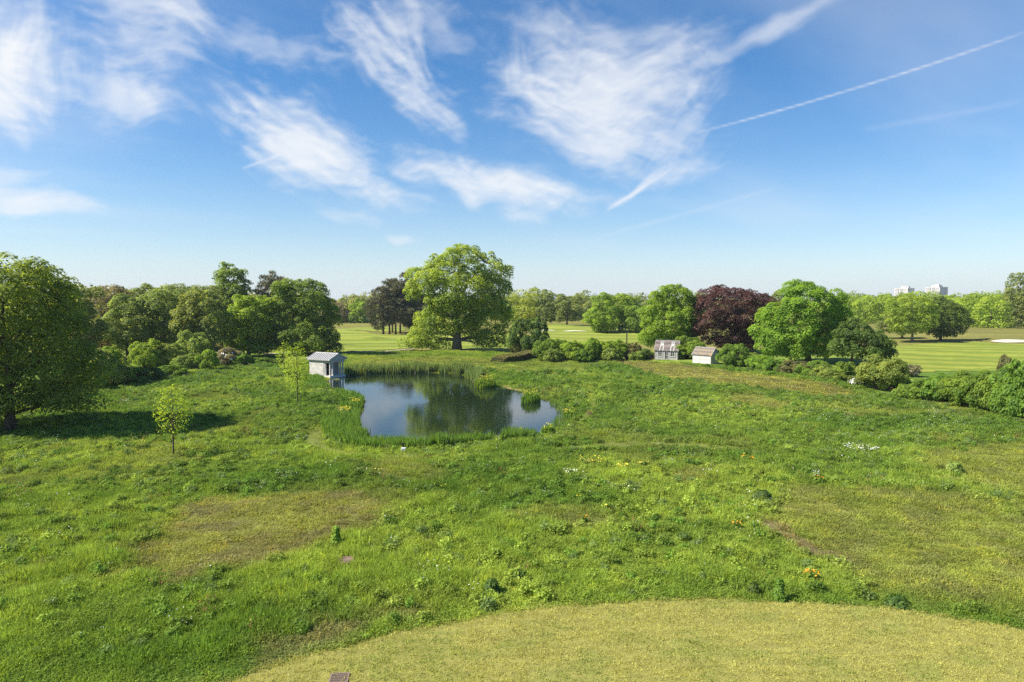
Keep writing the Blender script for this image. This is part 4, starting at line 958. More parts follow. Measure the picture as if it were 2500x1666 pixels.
# ---- far woods: each reads as one mass
def wood(name, label, spots, lm, seed, leaf, per, lr):
    g_ = np.random.default_rng(seed); V = []; T = []; b0 = 0; mb = MB()
    for x_, y_, h_, r_ in spots:
        z0 = H(x_, y_); ells = [(x_, y_, z0 + h_ * .60, r_, r_, h_ * .44), (x_, y_ - r_ * .3, z0 + h_ * .22, r_ * 1.05, r_ * .9, h_ * .26)] + [(x_ + g_.normal(0, r_ * .5), y_ + g_.normal(0, r_ * .4), z0 + h_ * g_.uniform(.35, .85), r_ * .55, r_ * .55, h_ * .2) for _ in range(4)]
        lob, inn = lobes_of(ells, lr, g_, 1.0, 0.0)
        if len(lob) < 3: continue
        v, q_, tn = leaves_on(lob, lr, per, leaf, g_, np.array([x_, y_, z0 + h_ * .5])); V.append(v); T.append(np.clip(tn + g_.normal(0, .15), 0, 1))
        mb.tube([(x_, y_, z0 - .3), (x_, y_, z0 + h_ * .5)], [.35, .2], 5, False)
    V = np.concatenate(V); TRI[0] += len(V) // 2
    o_ = put(name, np_mesh(name, V, quads=np.arange(len(V)).reshape(-1, 4), mats=[LM[lm]], tint=np.concatenate(T)))
    mb.build('trunks', M_BARK, o_)['kind'] = 'stuff'
    return tag(o_, label, 'wood', kind='stuff')
g_ = np.random.default_rng(77)
sp = [(AT(px, 800, d)[0], d, h, h * .5) for px, d, h in [(px_ + g_.normal(0, 12), d_ + g_.normal(0, 10), max(9, h_ + g_.normal(0, 1.1))) for d_, h_, px0, px1, st in
      [(360, 12.8, 690, 1010, 24), (480, 13.5, 640, 1100, 26)] for px_ in range(px0, px1, st)]]
wood('far_wood', 'distant leafy wood closing the fairway beyond the pines', sp, 'far', 301, 1.15, 1300, 2.4)
sp = [(AT(px, 800, d)[0], d, h, h * .5) for px, d, h in [(px_ + g_.normal(0, 12), d_ + g_.normal(0, 10), max(9, h_ + g_.normal(0, 1.3))) for d_, h_, px0, px1, st in
      [(385, 12.6, 1215, 1720, 26), (520, 13.6, 1180, 1960, 24)] for px_ in range(px0, px1, st)]]
wood('far_wood', 'distant pale green wood along the horizon behind the central bunkers', sp, 'far', 302, 1.15, 1200, 2.4)
sp = [(AT(px, 800, d)[0], d, h, h * .5) for px, d, h in [(px_ + g_.normal(0, 12), d_ + g_.normal(0, 10), max(9, h_ + g_.normal(0, .9))) for d_, h_, px0, px1, st in
      [(300, 12.2, 2345, 2640, 30), (335, 13.0, 2040, 2640, 28), (420, 14.2, 2050, 2680, 26)] for px_ in range(px0, px1, st)]]
wood('far_wood', 'leafy wood beyond the striped fairway below the tower blocks', sp, 'fresh', 303, 1.0, 1500, 2.1)
sp = [(AT(px, 800, d)[0], d, h, h * .42) for px, d, h in [(px_ + g_.normal(0, 14), d_ + g_.normal(0, 6), max(9, h_ + g_.normal(0, .7))) for d_, h_, px0, px1, st in
      [(165, 13.6, -260, 560, 46), (190, 13.8, -260, 700, 46), (120, 12.6, -420, 120, 60)] for px_ in range(px0, px1, st)]]
wood('deep_wood', 'shadowy depth of the wood behind its front row', sp, 'row', 304, .62, 2000, 1.5)
# ------------------------------------------------------------------ garden temple at the water's edge
M_STONE = plain('pale_stone', (.56, .535, .475), .85, .2, .14, 5, .3, stain=((.40, .38, .32), 2.2, .62))
M_STONEB = plain('stone_joints', (.36, .34, .31), .95, .1, .2, 6)
M_LEAD = plain('white_roof_metal', (.46, .45, .43), .6, .3, .08, 3)
M_DARK = plain('dark_opening', (.02, .02, .022), .8, .1, .2)
def gable(x, y0, y1, z, rise):      # outline of a gable in a plane of constant x
    return [(x, y0, z), (x, y1, z), (x, (y0 + y1) / 2, z + rise)]
def temple():
    o_ = G(823, 920, -.35); e = empty('garden_temple', (o_[0], o_[1], -.35), R(60.1))
    tag(e, 'small white stone garden temple with columns and metal roof beside the pond', 'temple')
    Wd, Ln, Hc = 1.6, 4.4, 2.05; z0 = .25; z1 = z0 + Hc; z2 = z1 + .38
    MB().box(-Wd - .12, Wd + .12, -.18, Ln + .1, -1.6, z0).build('plinth', M_STONE, e)
    w = MB().box(-Wd + .02, -Wd + .24, 1.25, Ln - .02, z0, z1).build('wall', M_STONEB, e)
    w2 = MB().box(Wd - .24, Wd - .02, 1.25, Ln - .02, z0, z1).build('wall', M_STONEB, e)
    MB().box(-Wd + .24, Wd - .24, Ln - .25, Ln - .02, z0, z1).build('wall', M_STONE, e)
    inner = MB().box(-.15, Wd - .24, 1.25, 1.47, z0, z1).box(-Wd + .24, -1.0, 1.25, 1.47, z0, z1).build('wall', M_STONE, e)
    MB().box(-1.0, -.15, 1.30, 1.36, z0, z1).build('door', M_DARK, e)
    MB().box(-.02, Wd - .40, 1.21, 1.248, z0 + .1, z1 - .12).build('panel', plain('grey_panel', (.34, .33, .33), .8, .2, .1, 3), e)
    hB = Hc / 7; lB = .46
    full = MB().box(-.015, .03, .008, lB - .008, .008, hB - .008).mesh('stone_block', M_STONE)
    for side, wl in ((-1, w), (1, w2)):
        for r_ in range(7):
            y = 1.25 - (lB / 2 if r_ % 2 else 0)
            while y < Ln - .03:
                a_, b_ = max(y, 1.25), min(y + lB, Ln - .02)
                if b_ - a_ > .08:
                    me_ = full if abs(b_ - a_ - lB) < .01 else MB().box(-.015, .03, .008, b_ - a_ - .008, .008, hB - .008).mesh('stone_block', M_STONE)
                    k = put('stone_block', me_, wl, (side * (Wd - .005), a_, z0 + r_ * hB)); k.rotation_euler = (0, 0, 0)
                    k.scale = (1 if side < 0 else 1, 1, 1); k.location.x += (-.012 if (r_ * 3 + int(y * 7)) % 3 else -.004) if side < 0 else .004
                y += lB
    col = MB()
    col.box(-.17, .17, -.17, .17, 0, .10); col.tube([(0, 0, .10), (0, 0, .18)], [.165, .14], 14); col.tube([(0, 0, .18), (0, 0, .9), (0, 0, Hc - .16)], [.13, .128, .105], 14)
    col.tube([(0, 0, Hc - .16), (0, 0, Hc - .08)], [.11, .16], 14); col.box(-.17, .17, -.17, .17, Hc - .08, Hc - .002)
    cm = col.mesh('column', M_STONE, False)
    for x_ in (-1.4, -.86, .86, 1.4): put('column', cm, e, (x_, .1, z0))
    for x_ in (-1.4, 1.4): MB().box(x_ - .14, x_ + .14, 1.0, 1.24, z0, z1 - .002).build('pilaster', M_STONE, e)
    MB().box(-Wd - .02, Wd + .02, -.1, Ln, z1, z1 + .2).box(-Wd - .06, Wd + .06, -.14, Ln + .04, z1 + .203, z2).build('frieze', M_STONE, e)
    ey0, ey1, ov, rise = -.34, Ln + .22, .34, .82
    MB().box(-Wd - ov, Wd + ov, ey0, ey1, z2 + .002, z2 + .09).build('cornice', M_STONE, e)
    zt = z2 + .092
    tri = [(-Wd - ov + .1, 0, zt), (Wd + ov - .1, 0, zt), (0, 0, zt + rise - .06)]
    MB().extrude([(p[0], ey0 + .12, p[2]) for p in tri], (0, ey1 - ey0 - .24, 0)).build('pediment', M_STONE, e)
    for s_ in (-1, 1):
        ax, bx = s_ * (Wd + ov + .03), 0.0; sl_ = rise / (Wd + ov + .03)
        n_ = 10; dy = (ey1 - ey0) / n_
        for yy_ in (ey0 - .02, ey1 - .07): MB().extrude([(ax, yy_, zt), (bx, yy_, zt + rise), (bx, yy_, zt + rise - .14), (ax - s_ * .12, yy_, zt - .0)], (0, .09, 0)).build('raking_cornice', M_STONE, e)
        pm_ = MB().extrude([(ax, .012, zt + .01), (bx, .012, zt + rise + .01), (bx, .012, zt + rise + .05), (ax, .012, zt + .05)], (0, dy - .024, 0)).mesh('roof_panel', M_LEAD)
        sm_ = MB().extrude([(ax, -.035, zt + .012), (bx, -.035, zt + rise + .012), (bx, -.035, zt + rise + .15), (ax, -.035, zt + .15)], (0, .07, 0)).mesh('seam', M_LEAD)
        for k in range(n_): put('roof_panel', pm_, e, (0, ey0 + k * dy, 0))
        for k in range(n_ + 1): put('seam', sm_, e, (0, ey0 + k * dy, 0))
    MB().tube([(0, ey0, zt + rise + .1), (0, ey1, zt + rise + .1)], [.09, .09], 8).build('ridge', M_LEAD, e)
temple()
# ------------------------------------------------------------------ timber sheds
M_BOARD = plain('weathered_board', (.36, .345, .325), .9, .15, .22, 4, .4, stain=((.25, .24, .23), 3.0, .6))
M_BOARDW = plain('white_washed_board', (.55, .53, .50), .85, .15, .14, 4, .4, stain=((.45, .42, .38), 2.2, .66))
M_TRIM = plain('pale_trim', (.50, .49, .46), .8, .2, .1)
M_SHING = plain('brown_shingle', (.20, .168, .150), .95, .1, .3, 3, .6, stain=((.40, .22, .12), .8, .60))
M_SHINGO = plain('lichened_shingle', (.225, .190, .150), .95, .1, .3, 3, .6, stain=((.46, .26, .08), .75, .55))
M_GLASS = plain('dark_glass', (.015, .018, .02), .08, .6, .1)
def shed(name, label, at, th, Wd, D, hw, rise, board, roof, openings):
    e = empty(name, (at[0], at[1], H(*at) - .03), R(th)); tag(e, label, 'shed')
    hx, y1 = Wd / 2, D
    core = MB()
    core.poly([(-hx, 0, -.2), (hx, 0, -.2), (hx, D, -.2), (-hx, D, -.2), (-hx, 0, hw), (hx, 0, hw), (hx, D, hw), (-hx, D, hw), (-hx, D / 2, hw + rise), (hx, D / 2, hw + rise)],
              [(0, 1, 5, 4), (2, 3, 7, 6), (1, 2, 6, 9, 5), (3, 0, 4, 8, 7), (3, 2, 1, 0), (4, 5, 9, 8), (6, 7, 8, 9)])
    wl = core.build('wall', board, e)
    bh = .165; nb = int(hw / bh)
    for yy_, s_ in ((0, -1), (D, 1)):
        pm_ = MB().extrude([(-hx - .012, 0, 0), (-hx - .012, s_ * .040, 0), (-hx - .012, s_ * .016, bh - .012), (-hx - .012, 0, bh - .012)], (Wd + .024, 0, 0)).mesh('plank', board)
        for k in range(nb): put('plank', pm_, wl, (0, yy_, .03 + k * bh))
    for xx_, s_ in ((-hx, -1), (hx, 1)):
        k = 0
        while k * bh < hw + rise - .18:
            z = .03 + k * bh; zt_ = z + bh - .012
            ins = max(0.0, (zt_ - hw) / rise) * D / 2
            MB().extrude([(xx_, ins, z), (xx_ + s_ * .040, ins, z), (xx_ + s_ * .016, ins, zt_), (xx_, ins, zt_)], (0, D - 2 * ins, 0)).build('plank', board, wl)
            k += 1
    for x_ in (-hx - .03, hx - .07):
        MB().box(x_, x_ + .10, -.06, -.042, 0, hw).build('corner_board', M_TRIM, e)
    ov, og = .22, .18; nz = 10; L_ = math.hypot(D / 2 + ov, rise * (D / 2 + ov) / (D / 2))
    sl_ = rise / (D / 2)
    for s_ in (-1, 1):
        for k in range(nz):
            a_, b_ = k / nz, (k + 1.12) / nz; b_ = min(b_, 1.0)
            ya, yb = [D / 2 + s_ * (D / 2 + ov) * (1 - q_) for q_ in (a_, b_)]; za, zb = [hw + rise - sl_ * (D / 2 + ov) * (1 - q_) + .03 for q_ in (a_, b_)]
            MB().extrude([(-hx - og, ya, za + .035), (-hx - og, yb, zb + .01), (-hx - og, yb, zb + .035), (-hx - og, ya, za + .075)], (Wd + 2 * og, 0, 0)).build('shingle_course', roof, e)
        for x_ in (-hx - og - .045, hx + og + .003):
            ya, za = D / 2 + s_ * (D / 2 + ov), hw + rise - sl_ * (D / 2 + ov)
            MB().extrude([(x_, ya, za - .06), (x_, D / 2, hw + rise - .06), (x_, D / 2, hw + rise + .1), (x_, ya, za + .1)], (.042, 0, 0)).build('barge_board', M_TRIM, e)
    MB().box(-hx - og, hx + og, D / 2 - .09, D / 2 + .09, hw + rise + .045, hw + rise + .115).build('ridge', M_TRIM, e)
    for kind, cx, w_, za, zb in openings:
        if kind == 'rooflight':
            q0, q1 = za, zb
            def onr(q_, lift): y_ = D / 2 - (D / 2 + ov) * (1 - q_); return y_, hw + rise - sl_ * (D / 2 + ov) * (1 - q_) + lift
            (ya, z_a), (yb, z_b) = onr(q0, .09), onr(q1, .09)
            f = MB().extrude([(cx - w_ / 2, ya, z_a), (cx - w_ / 2, yb, z_b), (cx - w_ / 2, yb, z_b + .12), (cx - w_ / 2, ya, z_a + .12)], (w_, 0, 0)).build('rooflight', M_TRIM, e)
            MB().extrude([(cx - w_ / 2 + .07, ya + .06, z_a + .13), (cx - w_ / 2 + .07, yb - .06, z_b + .07), (cx - w_ / 2 + .07, yb - .06, z_b + .10), (cx - w_ / 2 + .07, ya + .06, z_a + .16)], (w_ - .14, 0, 0)).build('pane', plain('old_glass', (.22, .22, .2), .3, .5, .2), f)
            for x_ in (cx - w_ / 2 - .08, cx + w_ / 2 - .06):
                (ya, z_a), (yb, z_b) = onr(.0, .08), onr(q0 - .01, .08)
                MB().extrude([(x_, ya, z_a), (x_, yb, z_b), (x_, yb, z_b + .03), (x_, ya, z_a + .03)], (.14, 0, 0)).build('flashing', M_TRIM, e)
            continue
        f = MB().box(cx - w_ / 2 - .08, cx + w_ / 2 + .08, -.075, -.043, za - .08, zb + .08).build(kind, M_TRIM, e)
        ncol = 2; cw = w_ / ncol; nr = 3 if kind == 'window' else 2
        for c_ in range(ncol):
            for r_ in range(nr):
                hh = (zb - za) / nr
                if kind == 'door' and r_ == 0 and False: continue
                g_ = .045
                MB().box(cx - w_ / 2 + c_ * cw + g_, cx - w_ / 2 + (c_ + 1) * cw - g_ * (.6 if c_ == 0 else 1), -.083, -.077, za + r_ * hh + .025, za + (r_ + 1) * hh - .025).build('pane', M_GLASS, f)
        if kind == 'window': MB().box(cx - w_ / 2 - .12, cx + w_ / 2 + .12, -.13, -.045, za - .13, za - .082).build('sill', M_TRIM, f)
        else: MB().box(cx - .02, cx + .05, -.10, -.084, za + .5, za + .56).build('handle', M_DARK, f)
    return e
shed('summerhouse', 'grey boarded summerhouse with two windows, glazed doors and a steep lichened roof', G(1626, 877.5), -25.5, 4.4, 3.0, 1.95, 1.75, M_BOARD, M_SHING,
     [('window', -1.22, .82, .72, 1.62), ('window', 1.26, .82, .72, 1.62), ('door', .05, .66, .14, 1.62), ('rooflight', -.95, .62, .46, .84), ('rooflight', 1.2, .62, .46, .84)])
shed('garden_shed', 'windowless white boarded shed with orange lichen on its roof', G(1713, 886), -47.6, 3.85, 2.6, 1.75, 1.2, M_BOARDW, M_SHINGO, [])
# ------------------------------------------------------------------ buildings on the skyline
M_TOWER = plain('tower_render', (.60, .575, .54), .8, .2, .05, .05); M_TWIN = plain('tower_windows', (.10, .11, .13), .4, .4, .2); M_TDARK = plain('tower_recess_shade', (.26, .25, .24), .8, .2)
def tower(label, px, d, htop, phi, Wd, D, pent):
    b = AT(px, 730, d); az_ = math.atan2(b[0], d); v = np.array([math.sin(az_), math.cos(az_)]); r_ = np.array([v[1], -v[0]])
    g_ = r_ * math.cos(phi) - v * math.sin(phi); n_ = np.array([g_[1], -g_[0]])
    e = empty('tower_block', (b[0], d, 0), math.atan2(n_[0], -n_[1])); tag(e, label, 'tower block', 'tower blocks on the skyline')
    w = MB().box(-Wd / 2, Wd / 2, 0, D, -2, htop).build('wall', M_TOWER, e)
    MB().box(-Wd / 2 - .3, Wd / 2 + .3, -.3, D + .3, htop + .01, htop + .9).build('parapet', M_TOWER, e)
    for x0, x1, y0, y1, h in pent: MB().box(x0, x1, y0, y1, htop + .92, htop + .92 + h).build('plant_room', M_TOWER, e)
    wm = MB().box(-.75, .75, -.12, .0, -.7, .7).mesh('window', M_TWIN); ws_ = MB().box(0, .12, -.75, .75, -.7, .7).mesh('window', M_TWIN)
    rc = MB().box(-1.0, 1.0, -.10, -.01, -20, 0).mesh('recess_shade', M_TDARK)  # flat strip on the wall; shade of a stairwell recess put into its colour
    for x_ in (-Wd * .17, Wd * .10): put('recess_shade_strip', rc, e, (x_, 0, htop - .6))
    for fl in range(7):
        z = htop - 2.0 - fl * 2.8
        for x_ in (-.42, -.34, -.26, -.17, -.04, .02, .10, .22, .30, .40): put('window', wm, w, (Wd * x_, -.13 if x_ in (-.17, .10) else -.004, z))
        for y_ in (.15, .35, .55, .8): put('window', ws_, w, (Wd / 2 + .004, D * y_, z))
    return e
tower('white tower block on the skyline with a square roof room, nearer the chestnut', 2199, 1500, 34.5, R(29), 29, 27, [(-4, 8, 6, 16, 4.4), (8.5, 12, 7, 14, 4.0)])
tower('taller white tower block on the skyline, nearer the poplar', 2276, 1480, 36.5, R(29), 30, 31, [(-5, 10, 5, 20, 4.0), (0, 8, 8, 16, 5.6)])
hx_ = AT(1427, 742, 610); e = empty('house', (hx_[0], 610, 0), R(-20)); tag(e, 'distant pale roofed house between the trees on the horizon', 'house')
MB().box(-3.6, 3.6, 0, 8, -.5, 6.4).build('wall', plain('brick_far', (.35, .22, .16), .9, .1), e)
MB().extrude([(-3.9, -.3, 6.42), (3.9, -.3, 6.42), (3.9, 4, 8.8), (-3.9, 4, 8.8)], (0, 0, .15)).extrude([(-3.9, 8.3, 6.42), (-3.9, 4.05, 8.8), (3.9, 4.05, 8.8), (3.9, 8.3, 6.42)], (0, 0, .15)).build('roof', plain('pale_roof', (.72, .70, .68), .6, .3), e)
hx_ = AT(2396, 722, 1050); e = empty('warehouse', (hx_[0], 1050, 0), R(-28)); tag(e, 'long low grey building on the skyline beside the poplar', 'building')
MB().box(-17, 17, 0, 20, -.5, 17.2).build('wall', plain('grey_cladding', (.42, .42, .44), .7, .3), e)
MB().box(-17.6, 17.6, -.6, 20.6, 17.22, 18.2).build('roof', plain('pale_flat_roof', (.66, .63, .60), .7, .3), e)
# ------------------------------------------------------------------ reeds and waterside plants
LM['reed'] = leaf_mat('reed_leaves', (.095, .165, .045), (.24, .32, .10), tw=.35)
LM['reedn'] = leaf_mat('rush_leaves', (.085, .170, .026), (.21, .31, .055), tw=.4)
LM['straw'] = leaf_mat('dead_reed_stems', (.20, .155, .085), (.40, .33, .20), tw=.15)
LM['iris'] = leaf_mat('iris_leaves', (.10, .20, .03), (.26, .38, .055), tw=.4)
def blade_set(P, hgt, w, lean, g_, segs=True):
    n = len(P); th = g_.random(n) * 6.283; ln = lean * hgt * (.2 + g_.random(n)); dx = np.stack([np.cos(th), np.sin(th), np.zeros(n)], 1)
    fa = g_.random(n) * 6.283; sd = np.stack([np.cos(fa), np.sin(fa), np.zeros(n)], 1) * (w * (.7 + .6 * g_.random(n)))[:, None] / 2
    up = np.array([0, 0, 1.0]); m_ = P + dx * (ln * .25)[:, None] + up * (hgt * .55)[:, None]; t_ = P + dx * ln[:, None] + up * hgt[:, None]
    v = np.stack([P - sd, P + sd, m_ + sd, m_ - sd, t_], 1).reshape(-1, 3); b_ = np.arange(n)[:, None] * 5
    return v, np.concatenate([b_ + [0, 1, 2], b_ + [0, 2, 3], b_ + [3, 2, 4]], 0), np.repeat(g_.random(n), 5)
def reed_bed(name, label, poly, n, hr, smin, smax, lm, seed, straw=.2, w=.06):
    g_ = np.random.default_rng(seed); Pp = np.asarray(poly); x0, y0 = Pp.min(0); x1, y1 = Pp.max(0)
    x = g_.uniform(x0, x1, n * 8); y = g_.uniform(y0, y1, n * 8); s_ = sdf(POND, x, y)
    k = (sdf(Pp, x, y) < 0) & (s_ > smin) & (s_ < smax) & (fbm(x / 1.3 + seed, y / 1.3, 3) > .40)
    x, y = x[k][:n], y[k][:n]; z = np.maximum(height(x, y), WZ - .3)
    hn_ = .7 + .6 * fbm(x / 2 + 5, y / 2, 3)
    hgt = (hr[0] + (hr[1] - hr[0]) * g_.random(len(x))) * hn_
    P = np.stack([x, y, z - .05], 1); st = g_.random(len(x)) < straw
    v, t_, tn = blade_set(P[~st], hgt[~st], w, .22, g_); o_ = put(name, np_mesh(name, v, tris=t_, mats=[LM[lm]], tint=tn)); TRI[0] += len(t_)
    tag(o_, label, 'reeds', kind='stuff')
    if st.any():
        v, t_, tn = blade_set(P[st], hgt[st] * .62, w * .8, .1, g_); TRI[0] += len(t_)
        put('dead_stems', np_mesh('dead_stems', v, tris=t_, mats=[LM['straw']], tint=tn), o_)['kind'] = 'stuff'
    return o_
reed_bed('reeds', 'tall blue green reeds lining the far shore of the pond', gp([(842,900),(870,890),(1000,886),(1110,888),(1185,905),(1165,935),(1130,925),(1080,920),(917,922),(842,928)]), 7500, (1.1, 2.0), -.5, 2.6, 'reed', 601, .2, .085)
reed_bed('reeds', 'rushes and iris leaves along the bank below the temple', gp([(748,918),(790,922),(800,950),(865,958),(915,975),(915,1000),(885,1030),(850,1020),(835,990),(800,972),(750,950)]), 4200, (.45, 1.0), .1, 2.8, 'reedn', 602, .10, .08)
reed_bed('reeds', 'dense green rushes along the near shore of the pond', gp([(785,1020),(875,1018),(885,1055),(930,1075),(1050,1078),(1126,1070),(1237,1060),(1310,1056),(1310,1076),(1200,1088),(1060,1100),(950,1104),(850,1100),(785,1070)]), 10500, (.6, 1.25), -.3, 3.4, 'reedn', 603, .04, .07)
reed_bed('reeds', 'thin rushes standing in the shallow corner of the pond', gp([(1340,975),(1390,985),(1395,1025),(1370,1045),(1320,1050),(1345,1020)]), 700, (.4, .9), -.9, 1.2, 'reedn', 604, .2, .05)
def iris(label, px, py, rpx, hgt, n, nf, seed):
    p_ = G(px, py, -.35); g_ = np.random.default_rng(seed); r_ = rpx / FPX * p_[1]; z0 = max(H(*p_), WZ - .1)
    e = empty('iris_clump', (p_[0], p_[1], z0)); tag(e, label, 'iris', 'yellow flag iris clumps round the pond')
    a_ = g_.random(n) * 6.28; q_ = np.sqrt(g_.random(n)) * r_; P = np.stack([q_ * np.cos(a_), q_ * np.sin(a_) * .7, np.full(n, -.1)], 1)
    hh = hgt * (.55 + .5 * g_.random(n)) * (1 - .35 * (q_ / r_) ** 2)
    v, t_, tn = blade_set(P, hh, .11, .3, g_); put('leaves', np_mesh('leaves', v, tris=t_, mats=[LM['iris']], tint=tn), e); TRI[0] += len(t_)
    a_ = g_.random(nf) * 6.28; q_ = np.sqrt(g_.random(nf)) * r_ * .9; c = np.stack([q_ * np.cos(a_), q_ * np.sin(a_) * .7, hgt * (.55 + .5 * g_.random(nf)) * (1 - .3 * (q_ / r_) ** 2)], 1)
    V = []; T = []
    for i, cc in enumerate(c):
        for k in range(3):
            w_ = k * 2.09 + i; d_ = np.array([math.cos(w_), math.sin(w_), 0]); s_ = np.array([-d_[1], d_[0], 0]); b_ = len(V)
            V += [cc, cc + d_ * .07 + s_ * .05 + [0, 0, .02], cc + d_ * .14 - np.array([0, 0, .05]), cc + d_ * .07 - s_ * .05 + [0, 0, .02]]; T += [(b_, b_ + 1, b_ + 2, b_ + 3)]
    put('flowers', np_mesh('flowers', V, quads=T, mats=[M_FLY]), e)
iris('large yellow iris clump on the far right bend of the pond', 1184, 944, 27, 1.9, 760, 40, 701)
iris('yellow iris clump beside the bare sandy shore', 1296, 980, 23, 1.7, 620, 28, 702)
iris('small yellow iris clump at the right tip of the pond', 1390, 1016, 19, 1.0, 200, 16, 703)
iris('green iris clump at the near right corner of the pond', 1338, 1058, 18, 1.1, 240, 12, 704)
iris('flowering iris clump among the near rushes', 1272, 1068, 24, .95, 260, 20, 705)
iris('bright yellow iris clump on the bank left of the pond', 862, 992, 19, 1.1, 220, 26, 706)
iris('yellow iris clump where the mown path meets the left bank', 845, 1010, 16, .9, 180, 22, 707)
# lily pads
g_ = np.random.default_rng(9); V = []; F = []
for k in range(46):
    c = G(822 + g_.normal(0, 8) if k < 28 else 800 + g_.uniform(40, 90), 927 + g_.normal(0, 1.4) if k < 28 else 919.5 + g_.normal(0, .8), WZ); r_ = g_.uniform(.08, .2); b_ = len(V)
    V += [(c[0], c[1], WZ + .012 + k * .0006)] + [(c[0] + r_ * math.cos(w_), c[1] + r_ * math.sin(w_), WZ + .012 + k * .0006) for w_ in np.linspace(.3, 6.0, 9)]; F += [(b_, b_ + i, b_ + i + 1) for i in range(1, 9)]
tag(put('lily_pads', np_mesh('lily_pads', V, tris=F, mats=[plain('lily_leaf', (.26, .30, .09), .5, .4, .3)])), 'floating lily pads in front of the temple steps', 'lily pads', kind='stuff')
# ------------------------------------------------------------------ single plants and small things in the meadow
def plant(name, label, cat, px, py, rm, hm, lm, n, seed, leaf=.12, flowers=None, nf=0, fs=.1, group=None):
    p_ = G(px, py); g_ = np.random.default_rng(seed); e = empty(name, (p_[0], p_[1], H(*p_))); tag(e, label, cat, group)
    t_ = g_.random(n) ** .8; a_ = g_.random(n) * 6.28; q_ = rm * np.sqrt(g_.random(n)) * (1 - .55 * t_)
    P = np.stack([q_ * np.cos(a_), q_ * np.sin(a_), t_ * hm], 1)
    nn = np.stack([np.cos(a_), np.sin(a_), np.full(n, .6)], 1) + g_.normal(size=(n, 3)) * .4; nn /= np.linalg.norm(nn, axis=1)[:, None]
    t1 = np.cross(nn, g_.normal(size=(n, 3))); t1 /= np.linalg.norm(t1, axis=1)[:, None]; t2 = np.cross(nn, t1); s_ = (leaf * (.6 + .8 * g_.random(n)))[:, None]
    v = np.stack([P - t1 * s_, P + t2 * s_ * .5, P + t1 * s_, P - t2 * s_ * .5], 1).reshape(-1, 3)
    put('leaves', np_mesh('leaves', v, quads=np.arange(4 * n).reshape(n, 4), mats=[LM[lm]], tint=np.repeat(g_.random(n), 4)), e); TRI[0] += 2 * n
    mb = MB()
    for k in range(6): w_ = k * 1.05; mb.tube([(.05 * math.cos(w_), .05 * math.sin(w_), -.1), (rm * .5 * math.cos(w_), rm * .5 * math.sin(w_), hm * .8)], [.012, .006], 4, False)
    mb.build('stem', LM['iris'], e)
    if flowers:
        a_ = g_.random(nf) * 6.28; q_ = rm * np.sqrt(g_.random(nf)); P = np.stack([q_ * np.cos(a_), q_ * np.sin(a_), hm * (.85 + .25 * g_.random(nf))], 1)
        t1 = np.stack([np.cos(a_), np.sin(a_), g_.normal(0, .3, nf)], 1) * fs / 2; t2 = np.stack([-np.sin(a_), np.cos(a_), g_.normal(0, .3, nf)], 1) * fs / 2
        v = np.stack([P - t1, P + t2, P + t1, P - t2], 1).reshape(-1, 3)
        put('flowers', np_mesh('flowers', v, quads=np.arange(4 * nf).reshape(nf, 4), mats=[flowers]), e)
    return e
gP = 'single plants standing out in the meadow'
plant('leafy_plant', 'bright green upright plant above the brown board', 'plant', 820, 1330, .30, .95, 'fresh', 420, 801, .10, group=gP)
plant('leafy_plant', 'tall mullein like plant at the lawn edge', 'plant', 1902, 1466, .28, .85, 'hazel', 420, 802, .11, group=gP)
plant('leafy_plant', 'smaller leafy plant beside the tall lawn edge plant', 'plant', 1840, 1452, .28, .5, 'deep', 300, 803, .10, group=gP)
plant('leafy_plant', 'rounded dark weed clump at the middle of the lawn edge', 'plant', 1200, 1450, .42, .55, 'deep', 460, 804, .10, group=gP)
plant('leafy_plant', 'dark broad weed near the orange trail', 'plant', 1860, 1222, .75, .55, 'deep', 520, 805, .13, group=gP)
plant('leafy_plant', 'bluish thistle clump below the trail at the lawn edge', 'plant', 2190, 1476, .60, .34, 'deep', 380, 806, .08, group=gP)
plant('leafy_plant', 'pale green bush standing by the upper mown path', 'plant', 2330, 1168, .75, .75, 'shrub', 520, 807, .13, group=gP)
gO = 'orange flowering clumps in the meadow'
plant('flower_clump', 'largest orange flower clump close to the lawn', 'flowers', 1982, 1418, .32, .42, 'hazel', 160, 811, .08, M_FLO, 34, .085, gO)
plant('flower_clump', 'small orange flower clump in the middle meadow', 'flowers', 1798, 1290, .26, .4, 'hazel', 110, 812, .08, M_FLO, 16, .08, gO)
plant('flower_clump', 'orange flower patch just below the mown path', 'flowers', 1822, 1134, .6, .4, 'hazel', 160, 813, .1, M_FLO, 18, .10, gO)
plant('flower_clump', 'orange flowers beside white ones near the right weeds', 'flowers', 1997, 1190, .4, .4, 'hazel', 130, 814, .1, M_FLO, 12, .09, gO)
plant('flower_clump', 'orange speck of flowers among pale grass left of centre', 'flowers', 1426, 1278, .25, .4, 'hazel', 90, 815, .1, M_FLO, 8, .08, gO)
gW = 'white flowering patches in the meadow'
plant('flower_patch', 'white flowering patch at the upper right of the meadow', 'flowers', 2100, 1104, 1.3, .5, 'shrub', 520, 821, .12, M_FLW, 110, .10, gW)
plant('flower_patch', 'white flowers above the orange speck by the right weeds', 'flowers', 1995, 1182, .45, .5, 'shrub', 150, 822, .1, M_FLW, 22, .09, gW)
plant('flower_patch', 'white flower patch left of the yellow flowers in mid meadow', 'flowers', 1390, 1165, .55, .45, 'shrub', 190, 823, .1, M_FLW, 30, .09, gW)
plant('flower_patch', 'yellow and cream flower patch below the pond', 'flowers', 1445, 1130, 1.1, .4, 'shrub', 320, 824, .1, M_FLY, 60, .12, gW)
gY = 'yellow flowering clumps in the meadow'
